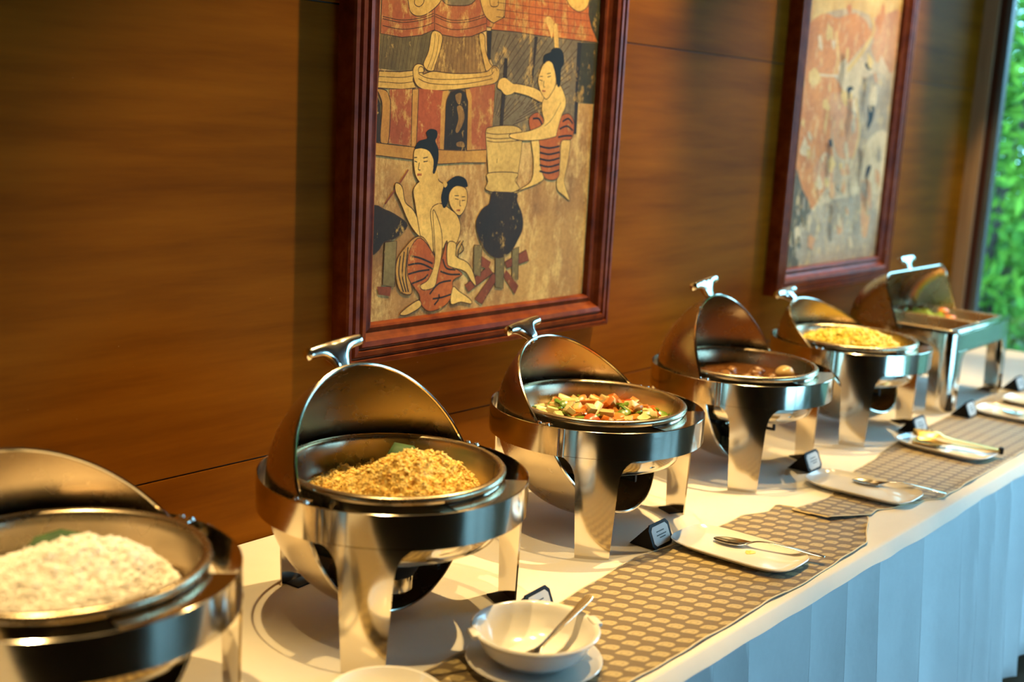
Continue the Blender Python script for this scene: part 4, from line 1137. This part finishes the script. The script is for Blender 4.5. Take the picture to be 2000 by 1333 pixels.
class Painting:
    def __init__(s, name, x0, x1, z0, z1, label):
        s.root = empty(name, (0, 0, 0)); s.layer = 0; s.b = (x0, x1, z0, z1)
        tag(s.root, label, 'painting')
        make_frame(s.root, x0, x1, z0, z1)
        s.canvas = obj('canvas', MB().box(x0 - 0.004, x1 + 0.004, YC, -0.001, z0 - 0.004, z1 + 0.004), PM['ground'], s.root, smooth=False)
    def to(s, P):
        out = []
        for p in P:
            q = ray_at(p, 1, YC); out.append((min(max(q[0], s.b[0]), s.b[1]), min(max(q[2], s.b[2]), s.b[3])))
        return out
    def y(s):
        s.layer += 1; return YC - 0.0002 - 0.000012 * s.layer
    def poly(s, name, P, mat, smooth=True, outline=None, w=0.0022, raw=False):
        Q = P if raw else s.to(P)
        if smooth: Q = catmull(Q, True, 4)
        Q = [(min(max(a, s.b[0]), s.b[1]), min(max(b2, s.b[2]), s.b[3])) for a, b2 in Q]
        y = s.y(); V = [(a, y, b2) for a, b2 in Q]
        tri = tessellate_polygon([[Vector((a, b2, 0)) for a, b2 in Q]])
        o = obj(name, MB().add(V, [tuple(t) for t in tri]), PM[mat], s.canvas, smooth=False)
        if outline: s.line(name + '_outline', Q + [Q[0]], w, outline, raw=True, smooth=False)
        return o
    def line(s, name, P, w=0.0018, mat='line', raw=False, smooth=True):
        Q = P if raw else s.to(P)
        if smooth and len(Q) > 2: Q = catmull(Q, False, 5)
        y = s.y(); L = []; n = len(Q)
        for i in range(n):
            a = np.array(Q[max(i - 1, 0)]); b2 = np.array(Q[min(i + 1, n - 1)]); d = b2 - a; ln = np.hypot(*d)
            if ln < 1e-9: d = np.array([1, 0]); ln = 1
            nn = np.array([-d[1], d[0]]) / ln * w / 2
            q = np.array(Q[i]); e1, e2 = q + nn, q - nn
            L.append([(e1[0], y, e1[1]), (e2[0], y, e2[1])])
        return obj(name, MB().grid(L), PM[mat], s.canvas, smooth=False)
    def lines(s, name, LL, w=0.0015, mat='line'):
        for P in LL: s.line(name, P, w, mat); s.layer -= 1
        s.layer += 1

A6 = lambda L: [(660 + 0.29 * L[i], 0.29 * L[i + 1]) for i in range(0, len(L), 2)]
A7 = lambda L: [(640 + 0.30 * L[i], 320 + 0.30 * L[i + 1]) for i in range(0, len(L), 2)]
P1 = Painting('framed_painting', 1.803, 2.592, 1.193, 2.40, 'framed mural-style painting of women cooking before a temple, dark red frame')
pp = P1
# upper part of the scene: sky-toned ground, roof tiers rising to finials
pp.poly('painted_tower', [(1.83, 1.86), (2.10, 1.86), (2.06, 2.06), (1.99, 2.16), (1.975, 2.30), (1.965, 2.16), (1.88, 2.06)], 'thatch', False, 'line', raw=True)
pp.poly('painted_tower', [(1.86, 2.03), (2.08, 2.03), (2.06, 2.075), (1.88, 2.075)], 'cream', False, 'line', raw=True)
pp.poly('painted_tower', [(2.10, 1.86), (2.27, 1.86), (2.24, 2.04), (2.19, 2.11), (2.18, 2.20), (2.17, 2.11), (2.12, 2.04)], 'pink', False, 'line', raw=True)
pp.poly('painted_tiled_roof', [(2.24, 1.88), (2.592, 1.90), (2.592, 2.18), (2.50, 2.20), (2.30, 2.17)], 'orange', False, 'line', raw=True)
pp.poly('painted_ridge', [(2.29, 2.165), (2.50, 2.195), (2.592, 2.175), (2.592, 2.205), (2.50, 2.225), (2.28, 2.195)], 'cream', False, 'line', raw=True)
pp.poly('painted_tree', [(2.30, 2.20), (2.36, 2.27), (2.44, 2.25), (2.52, 2.31), (2.592, 2.27), (2.592, 2.205), (2.50, 2.225)], 'leafy', True, raw=True)
# ---- buildings (upper half)
pp.poly('painted_roof', A6([285,225, 430,252, 560,235, 640,212, 620,330, 580,430, 540,470, 420,482, 275,458]), 'thatch', False)
pp.poly('painted_roof', A6([700,230, 800,252, 948,238, 962,330, 985,420, 1005,482, 880,492, 760,492, 645,475, 685,380]), 'brown', False)
pp.lines('painted_hatching', [A6([310 + 26 * i, 235 + 2 * (i % 2), 285 + 24 * i, 470]) for i in range(12)] + [A6([712 + 21 * i, 245, 660 + 27 * i, 485]) for i in range(12)], 0.0011)
pp.poly('painted_eave', A6([300,-120, 490,-120, 500,90, 560,105, 650,40, 650,200, 560,238, 430,252, 285,225]), 'pink', False, 'line')
pp.poly('painted_eave', A6([650,55, 700,-100, 960,-100, 975,60, 1002,120, 1000,205, 900,245, 800,252, 700,235, 650,200]), 'pink', False, 'line')
pp.lines('painted_moulding', [A6([300, 110 + d, 430, 135 + d, 560, 120 + d, 645, 90 + d]) for d in (0, 16, 62)] + [A6([655, 95 + d, 760, 135 + d, 880, 130 + d, 1000, 95 + d]) for d in (0, 16, 62)], 0.0017)
pp.poly('painted_gable', A6([700,-60, 935,-60, 900,25, 800,38, 720,22]), 'grey', True, 'line')
pp.poly('painted_scroll', A6([490,-60, 480,55, 510,100, 560,108, 620,80, 690,10, 690,-60]), 'cream', True, 'line')
pp.poly('painted_scroll', A6([965,-60, 975,70, 1010,130, 1060,155, 1112,120, 1135,55, 1135,-60]), 'cream', True, 'line')
pp.line('painted_curl', A6([520,-20, 515,25, 545,45, 575,20, 580,-20]), 0.002)
pp.line('painted_curl', A6([1020,-20, 1030,40, 1075,40, 1080,0]), 0.002)
pp.poly('painted_wall', A6([1000,205, 1200,215, 1480,255, 1640,275, 1622,480, 1600,905, 1280,885, 1040,862, 1060,560, 1085,520, 1050,450, 1010,340]), 'grey', False)
pp.lines('painted_hatching', [A6([1075 + 42 * i, 225 + 4 * i, 1040 + 20 * i - (0 if i < 3 else 30), 330 + 34 * i]) for i in range(13)] + [A6([1610 - 10 * i, 330 + 50 * i, 1330 - 22 * i, 660 + 26 * i]) for i in range(8)] + [A6([1045 + 30 * i, 620 + 10 * i, 1042 + 10 * i, 760 + 8 * i]) for i in range(8)], 0.0019)
pp.poly('painted_post', A6([1003,205, 1036,208, 1026,405, 1005,385]), 'black', False)
pp.poly('painted_post', A6([1325,245, 1345,248, 1310,560, 1300,560]), 'black', False)
pp.poly('painted_post', A6([1612,285, 1642,288, 1605,905, 1585,900]), 'black', False)
pp.poly('painted_tree', A6([1690,-100, 1790,-100, 1752,285, 1742,265, 1700,170, 1672,90]), 'leafy', False)
pp.poly('painted_tree', A6([1642,285, 1752,292, 1722,700, 1608,690]), 'leafy', False)
pp.poly('painted_tiled_roof', A6([1140,-140, 1690,-140, 1688,100, 1705,180, 1747,285, 1640,275, 1480,255, 1350,240, 1200,215, 1030,200, 1050,155, 1120,115]), 'orange', False, 'line')
pp.lines('painted_tile_joint', [A6([1060 + 4 * i, 160 - 48 * i, 1300, 190 - 48 * i, 1500, 215 - 48 * i, 1715, 240 - 48 * i]) for i in range(6)] + [A6([1110 + 44 * i, 190 + 4 * i, 1120 + 42 * i, -80]) for i in range(14)], 0.0012)
pp.poly('painted_scroll', A6([1530,-60, 1550,20, 1590,65, 1630,78, 1670,55, 1690,10, 1690,-60]), 'cream', True, 'line')
for q in ([1395,130, 1420,110, 1450,150, 1440,260, 1420,200], [1450,180, 1475,170, 1485,330, 1462,335]):
    pp.poly('painted_loss', A6(q), 'pale', True)
# trims
pp.poly('painted_trim', A6([635,212, 700,235, 690,330, 655,440, 640,478, 600,472, 575,430, 610,340]), 'cream', True, 'line')
pp.line('painted_trim_line', A6([655,225, 640,350, 600,465]), 0.0014); pp.line('painted_trim_line', A6([680,235, 665,350, 625,470]), 0.0014)
pp.poly('painted_trim', A6([948,238, 985,236, 992,330, 1020,420, 1050,462, 1000,482, 976,400]), 'cream', True, 'line')
pp.poly('painted_beam', A6([275,478, 420,483, 512,474, 503,540, 522,592, 430,602, 268,592]), 'cream', False, 'line')
pp.lines('painted_beam_line', [A6([272, 515, 420, 522, 505, 510]), A6([272, 550, 420, 560, 508, 550])], 0.0014)
pp.poly('painted_beam', A6([503,480, 518,440, 548,430, 575,445, 580,475, 572,500, 640,480, 760,494, 900,494, 1000,482, 1040,448, 1070,450, 1086,485, 1080,530, 1055,560, 1000,575, 900,590, 760,606, 620,610, 550,592, 515,550]), 'cream', True, 'line', 0.0022)
pp.lines('painted_beam_line', [A6([545,500, 620,530, 780,535, 920,525, 1020,510, 1050,480]), A6([540,530, 620,562, 780,570, 920,555, 1040,530])], 0.0016)
pp.line('painted_curl', A6([545,490, 575,485, 572,455, 550,450, 540,470, 545,500]), 0.002); pp.line('painted_curl', A6([1040,500, 1035,465, 1060,455, 1070,480]), 0.002)
# temple walls and openings
pp.poly('painted_temple_wall', A6([345,602, 502,600, 495,985, 338,965]), 'pink', False)
pp.poly('painted_temple_wall', A6([530,596, 712,612, 692,1005, 520,992]), 'red', False)
pp.poly('painted_temple_wall', A6([885,594, 1056,566, 1042,800, 1000,1005, 880,1010]), 'pink', False)
pp.poly('painted_pilaster', A6([500,600, 542,600, 526,994, 490,988]), 'ochre', False, 'line')
pp.poly('painted_pilaster', A6([705,615, 745,608, 722,700, 714,1010, 684,1005, 692,720]), 'ochre', False)
pp.poly('painted_pilaster', A6([858,600, 885,600, 900,650, 897,1010, 858,1014, 872,690]), 'ochre', False)
pp.poly('painted_doorway', A6([735,665, 758,618, 810,600, 855,622, 874,685, 866,1012, 712,1008, 725,720]), 'black', False, 'line')
for q in ([790,640, 830,630, 820,700, 800,690], [800,720, 835,720, 850,800, 810,890, 790,880, 810,800], [800,960, 840,955, 850,990, 800,985]):
    pp.poly('painted_loss', A6(q), 'brown', True)
pp.poly('painted_doorway', A6([240,620, 285,700, 287,955, 240,965]), 'black', False)
pp.poly('painted_arch', A6([262,600, 322,610, 346,660, 352,720, 336,962, 284,952, 296,720, 280,645]), 'ochre', True, 'line')
pp.poly('painted_plinth', A6([240,958, 340,972, 500,990, 700,1010, 860,1016, 1002,1008, 995,1096, 840,1096, 680,1106, 500,1076, 240,1044]), 'ochre', False, 'line', 0.002)
# ---- pestle, mortar, woman pounding
pp.poly('painted_pestle', A6([1120,392, 1142,392, 1136,520, 1106,895, 1084,895, 1108,560]), 'black', False)
pp.poly('painted_mortar', A6([994,882, 1030,856, 1120,846, 1200,852, 1240,890, 1236,980, 1222,1100, 1200,1240, 1205,1300, 1020,1300, 1010,1160, 1000,1020]), 'jar', True, 'line', 0.002)
pp.lines('painted_mortar_band', [A6([998,895, 1060,905, 1160,900, 1238,890]), A6([998,925, 1060,935, 1160,930, 1236,920]), A6([1000,948, 1060,958, 1160,953, 1234,944]), A6([1070,1070, 1068,1098])], 0.0018)
pp.poly('painted_leg', A6([1300,930, 1352,945, 1362,1120, 1385,1200, 1345,1235, 1290,1260, 1200,1290, 1230,1270, 1300,1215, 1315,1090]), 'skin', True, 'line')
pp.poly('painted_leg', A6([1505,942, 1562,938, 1548,1080, 1525,1200, 1530,1260, 1560,1350, 1520,1320, 1470,1260, 1492,1100]), 'skin', True, 'line')
pp.poly('painted_skirt', A6([1285,800, 1340,757, 1380,800, 1392,845, 1470,855, 1500,785, 1555,768, 1588,830, 1572,935, 1500,955, 1492,1100, 1478,1200, 1400,1205, 1362,1120, 1352,950, 1300,890]), 'rust', True, 'line')
pp.lines('painted_stripe', [A6([1355, 985 + 42 * i, 1420, 998 + 42 * i, 1490, 985 + 40 * i]) for i in range(5)] + [A6([1310,800, 1350,800, 1372,840]), A6([1510,820, 1550,800, 1580,835]), A6([1490,870, 1540,850, 1580,880]), A6([1480,925, 1530,915, 1575,915])], 0.0050, 'hair')
pp.poly('painted_arm', A6([1085,545, 1140,560, 1230,568, 1340,600, 1395,660, 1372,692, 1280,648, 1180,622, 1110,612, 1072,590]), 'skin', True, 'line')
pp.poly('painted_torso', A6([1440,615, 1482,560, 1525,640, 1532,710, 1502,785, 1470,900, 1462,920, 1370,942, 1250,948, 1165,930, 1162,902, 1290,880, 1382,830, 1370,740, 1382,668]), 'skin', True, 'line')
pp.line('painted_contour', A6([1500,690, 1440,800, 1390,850]), 0.0016)
pp.poly('painted_face', A6([1385,430, 1430,408, 1456,470, 1466,560, 1440,622, 1405,668, 1380,650, 1356,600, 1345,540, 1360,480]), 'skin', True, 'line')
pp.poly('painted_hair', A6([1382,430, 1386,372, 1428,352, 1440,330, 1480,322, 1512,350, 1522,420, 1500,470, 1496,570, 1476,582, 1464,500, 1442,430, 1405,408]), 'hair', True)
pp.lines('painted_features', [A6([1355,538, 1375,545]), A6([1408,520, 1432,512]), A6([1358,515, 1376,515]), A6([1405,498, 1432,492]), A6([1385,545, 1382,580, 1390,588])], 0.0020, 'hair')
pp.line('painted_mouth', A6([1372,612, 1395,615]), 0.004, 'red')
pp.poly('painted_hand', A6([1085,540, 1120,525, 1150,545, 1200,590, 1180,625, 1130,640, 1100,610, 1080,580]), 'skin', True)
# ---- pot on the fire
pp.poly('painted_mortar_foot', A7([1045,60, 1230,60, 1218,110, 1245,165, 1160,192, 1030,172, 1040,115]), 'jar', True, 'line')
pp.poly('painted_log', A7([1150,640, 1290,560, 1308,630, 1165,680]), 'log', False, 'line')
pp.poly('painted_log', A7([1160,690, 1240,795, 1215,850, 1140,730]), 'log', False)
pp.poly('painted_log', A7([1040,670, 1075,710, 915,835, 890,790]), 'log', False, 'line')
pp.poly('painted_log', A7([1075,710, 1105,745, 1000,915, 955,880]), 'log', False, 'line')
pp.poly('painted_log', A7([1000,600, 1060,640, 1040,690, 985,660]), 'log', False)
pp.poly('painted_support', A7([950,530, 1003,530, 992,735, 948,720]), 'post', False, 'line')
pp.poly('painted_support', A7([1090,600, 1148,600, 1140,812, 1088,805]), 'post', False, 'line')
pp.poly('painted_support', A7([1198,560, 1242,540, 1236,755, 1198,750]), 'post', False, 'line')
pp.poly('painted_pot', A7([1068,188, 1120,184, 1226,195, 1230,245, 1262,330, 1266,420, 1232,500, 1190,570, 1120,612, 1060,596, 1010,540, 972,450, 966,370, 1000,300, 1050,258]), 'black', True, 'line')
# ---- basket hat, seated women
pp.poly('painted_basket', A7([270,290, 370,300, 450,340, 516,402, 440,482, 362,512, 330,560, 270,575]), 'black', True, 'line')
pp.poly('painted_bench_leg', A7([370,510, 447,503, 432,802, 355,790]), 'post', False, 'line')
pp.poly('painted_log', A7([318,800, 412,802, 402,862, 330,852]), 'log', False)
pp.line('painted_stick', A7([522,38, 470,120, 370,262]), 0.0045, 'log')
pp.poly('painted_arm', A7([440,125, 482,150, 502,250, 560,310, 622,462, 592,472, 530,392, 470,252, 438,182]), 'skin', True, 'line')
pp.poly('painted_torso', A7([598,112, 660,90, 690,40, 722,110, 762,150, 742,290, 692,310, 680,600, 620,560, 600,472, 562,242, 556,165]), 'skin', True, 'line')
pp.poly('painted_cloth', A7([450,622, 500,545, 562,482, 622,482, 680,582, 690,602, 530,642, 520,702, 545,842, 470,832, 440,722]), 'ochre', True, 'line')
pp.lines('painted_stripe', [A7([470 + 25 * i, 600 - 28 * i, 460 + 22 * i, 720, 490 + 16 * i, 835]) for i in range(3)], 0.0035, 'black')
pp.poly('painted_cloth', A7([530,565, 600,482, 692,602, 702,690, 745,600, 770,512, 775,650, 842,690, 872,722, 812,762, 812,842, 762,922, 660,962, 602,912, 592,852, 530,762, 514,692]), 'rust', True, 'line')
pp.lines('painted_stripe', [A7([535,600, 600,615, 680,650]), A7([520,660, 600,650, 690,690]), A7([520,720, 590,700, 660,690]), A7([545,780, 620,750, 650,720]), A7([660,850, 720,780, 800,760]), A7([680,880, 740,870, 800,850]), A7([690,920, 720,880, 720,850]), A7([745,620, 770,680, 830,690]), A7([730,700, 790,720, 860,720])], 0.0046, 'black')
pp.poly('painted_face', A6([518,1000, 612,1003, 642,1080, 632,1150, 600,1200, 548,1222, 520,1182, 507,1100]), 'skin', True, 'line')
pp.poly('painted_neck', A7([600,60, 690,20, 715,110, 640,140, 590,110]), 'skin', True)
pp.poly('painted_hair', A6([514,1002, 540,952, 600,930, 590,892, 620,868, 662,880, 666,920, 652,950, 672,1000, 672,1080, 650,1165, 634,1160, 642,1090, 612,1022, 560,1000]), 'hair', True)
pp.lines('painted_features', [A6([512,1085, 530,1092]), A6([572,1090, 602,1085]), A6([510,1062, 530,1060]), A6([570,1066, 602,1058]), A6([545,1095, 538,1140, 552,1146])], 0.0022, 'hair')
pp.line('painted_mouth', A6([530,1178, 560,1176]), 0.0055, 'red')
pp.poly('painted_torso', A7([668,302, 730,258, 800,300, 842,340, 862,420, 832,522, 782,522, 770,502, 742,562, 692,592, 678,440]), 'skin', True, 'line')
pp.poly('painted_arm', A7([780,515, 832,520, 832,600, 902,640, 942,702, 962,792, 930,762, 890,702, 800,672, 774,642]), 'skin', True, 'line')
pp.poly('painted_arm', A7([682,300, 722,380, 742,482, 737,600, 712,722, 690,802, 620,822, 600,792, 652,752, 692,642, 690,482]), 'skin', True, 'line')
pp.poly('painted_foot', A7([480,962, 540,915, 592,888, 602,930, 520,982, 470,985]), 'skin', True, 'line')
pp.poly('painted_foot', A7([812,802, 852,830, 922,880, 930,912, 862,900, 798,912]), 'skin', True, 'line')
pp.poly('painted_face', A7([828,145, 892,158, 906,222, 892,290, 856,337, 820,312, 790,262, 788,192]), 'skin', True, 'line')
pp.poly('painted_hair', A7([758,132, 830,80, 890,95, 908,142, 892,152, 830,146, 792,182, 776,262, 750,287, 734,222, 750,152]), 'hair', True)
pp.lines('painted_features', [A7([825,228, 848,232]), A7([868,240, 890,238]), A7([822,208, 850,208]), A7([868,216, 892,214]), A7([858,235, 856,270, 864,274])], 0.0020, 'hair')
pp.line('painted_mouth', A7([835,303, 858,303]), 0.0045, 'red')
pp.poly('painted_flower', A7([745,130, 760,110, 775,135, 760,155]), 'pale', True)
pp.lines('painted_tassel', [A7([860,500, 835,540, 830,600]), A7([880,500, 850,560, 845,610]), A7([870,520, 880,560, 850,590])], 0.0030, 'black')

# ---- second painting: worn, loosely painted figures
A8 = lambda L: [(1480 + 0.435 * L[i], 0.435 * L[i + 1]) for i in range(0, len(L), 2)]
PM['g2'] = paint_mat('worn_ground', (0.60, 0.50, 0.38), 0.35, (0.40, 0.33, 0.26), 9, (0.74, 0.64, 0.46), tint=(1.2, 1.1, 0.85))
PM['o2'] = paint_mat('worn_orange', (0.62, 0.28, 0.08), 0.45, (0.50, 0.20, 0.06), 11, (0.72, 0.52, 0.28), tint=(1.2, 1.1, 0.85))
PM['p2'] = paint_mat('worn_peach', (0.62, 0.34, 0.18), 0.40, (0.50, 0.27, 0.16), 14, tint=(1.2, 1.1, 0.85))
PM['y2'] = paint_mat('worn_yellow', (0.72, 0.58, 0.28), 0.25, (0.60, 0.40, 0.14), 11, tint=(1.2, 1.1, 0.85))
PM['d2'] = paint_mat('worn_dark', (0.13, 0.12, 0.09), 0.40, (0.08, 0.075, 0.06), 12, tint=(1.2, 1.1, 0.85))
PM['c2'] = paint_mat('worn_cream', (0.68, 0.58, 0.44), 0.1, (0.55, 0.47, 0.36), 12, tint=(1.2, 1.1, 0.85))
PM['s2'] = paint_mat('worn_grey', (0.42, 0.37, 0.32), 0.4, (0.30, 0.27, 0.24), 12, tint=(1.2, 1.1, 0.85))
P2 = Painting('framed_painting', 3.748, 4.506, 1.186, 2.52, 'framed worn orange and cream mural-style painting, in a red-brown frame by the window')
P2.canvas.data.materials[0] = PM['g2']
pp = P2
rq = random.Random(17)
def flecks(n, kinds, u0, u1, v0, v1, r0, r1):
    for _ in range(n):
        cx, cz = rq.uniform(u0, u1), rq.uniform(v0, v1); r = rq.uniform(r0, r1); a0 = rq.uniform(0, PI); e = rq.uniform(0.3, 0.8)
        Q = []
        for k in range(9):
            a = 2 * PI * k / 9; q = r * rq.uniform(0.55, 1.25); x, z = q * math.cos(a) * e, q * math.sin(a)
            Q.append((cx + x * math.cos(a0 * 0.3) - z * math.sin(a0 * 0.3), cz + x * math.sin(a0 * 0.3) + z * math.cos(a0 * 0.3)))
        pp.poly('painted_patch', Q, rq.choice(kinds), True, raw=True)
pp.poly('painted_patch', A8([235,-100, 650,-100, 645,60, 560,90, 430,40, 300,60, 232,110]), 'y2', True)
pp.poly('painted_patch', A8([232,110, 300,60, 360,80, 440,60, 500,130, 430,230, 390,330, 300,340, 200,350, 215,220]), 'o2', True)
pp.poly('painted_patch', A8([520,100, 580,60, 645,60, 640,250, 600,330, 560,260, 520,180]), 'p2', True)
pp.poly('painted_patch', A8([200,350, 330,340, 380,420, 330,560, 340,760, 300,850, 240,940, 190,840, 160,740, 180,560]), 'o2', True)
pp.poly('painted_patch', A8([330,420, 430,450, 460,580, 430,700, 360,700, 330,560]), 'p2', True)
pp.poly('painted_patch', A8([370,280, 470,260, 440,420, 380,400]), 'c2', True)
pp.poly('painted_patch', A8([460,380, 560,330, 600,420, 590,560, 560,620, 460,600]), 's2', True)
pp.poly('painted_patch', A8([150,760, 200,850, 240,950, 190,1010, 180,1200, 90,1210]), 'd2', True)
pp.poly('painted_patch', A8([200,1000, 330,900, 520,900, 520,1160, 200,1190]), 's2', True)
pp.poly('painted_patch', A8([490,640, 580,600, 560,860, 470,820]), 'c2', True)
pp.line('painted_stroke', A8([470,-20, 510,70, 520,140, 470,230, 400,320]), 0.020, 'y2')
pp.line('painted_stroke', A8([510,140, 460,200, 400,270]), 0.030, 'o2')
pp.line('painted_stroke', A8([350,140, 360,240, 350,330]), 0.012, 'y2')
pp.line('painted_stroke', A8([240,330, 330,340, 440,330]), 0.008, 'c2')
for q in ([480,290, 500,280, 512,310, 495,312], [400,400, 415,388, 432,398, 415,410, 412,440, 402,445], [495,480, 520,460, 518,530, 490,590, 478,585, 495,540], [318,630, 330,625, 335,655, 322,660], [482,790, 490,750, 508,742, 505,765, 490,800]):
    pp.poly('painted_hair', A8(q), 'hair', True)
for q in ([470,830, 500,810, 510,900, 490,1050, 470,1060, 460,960], [355,980, 375,970, 378,1040, 358,1050], [370,760, 400,760, 405,785, 380,790], [250,760, 290,690, 330,700, 330,830, 260,840]):
    pp.poly('painted_figure', A8(q), 'p2', True)
pp.line('painted_stroke', A8([270,800, 285,720, 310,700, 320,860]), 0.010, 'c2')
pp.line('painted_stroke', A8([395,640, 400,700, 395,760]), 0.022, 'c2')
pp.line('painted_stroke', A8([440,440, 455,600, 425,720]), 0.012, 'y2')
pp.poly('painted_loss', A8([165,1030, 185,1020, 190,1080, 170,1100]), 'c2', True)
pp.poly('painted_loss', A8([200,650, 235,660, 225,700, 190,690]), 'c2', True)
flecks(26, ['o2', 'p2', 'y2', 'c2', 'y2'], 3.77, 4.35, 1.75, 2.45, 0.015, 0.055)
flecks(26, ['o2', 'p2', 'c2', 'y2'], 3.77, 4.15, 1.42, 1.80, 0.012, 0.045)
flecks(24, ['c2', 's2', 'p2', 's2'], 4.10, 4.48, 1.45, 1.95, 0.012, 0.045)
flecks(26, ['c2', 's2', 's2', 'p2'], 3.90, 4.48, 1.21, 1.48, 0.010, 0.035)
flecks(8, ['d2', 's2'], 3.77, 3.88, 1.21, 1.42, 0.010, 0.030)
for x, z in ((4.02, 1.93), (4.11, 1.77), (4.22, 1.86), (4.25, 1.60), (3.98, 1.62), (4.33, 1.50), (4.05, 1.40)):
    for k in range(3):
        pp.line('painted_contour', [(x + 0.016 * k, z), (x + 0.02 + 0.012 * k, z - 0.04), (x + 0.005 + 0.016 * k, z - 0.10 - 0.02 * k)], 0.0035, 'line', raw=True)
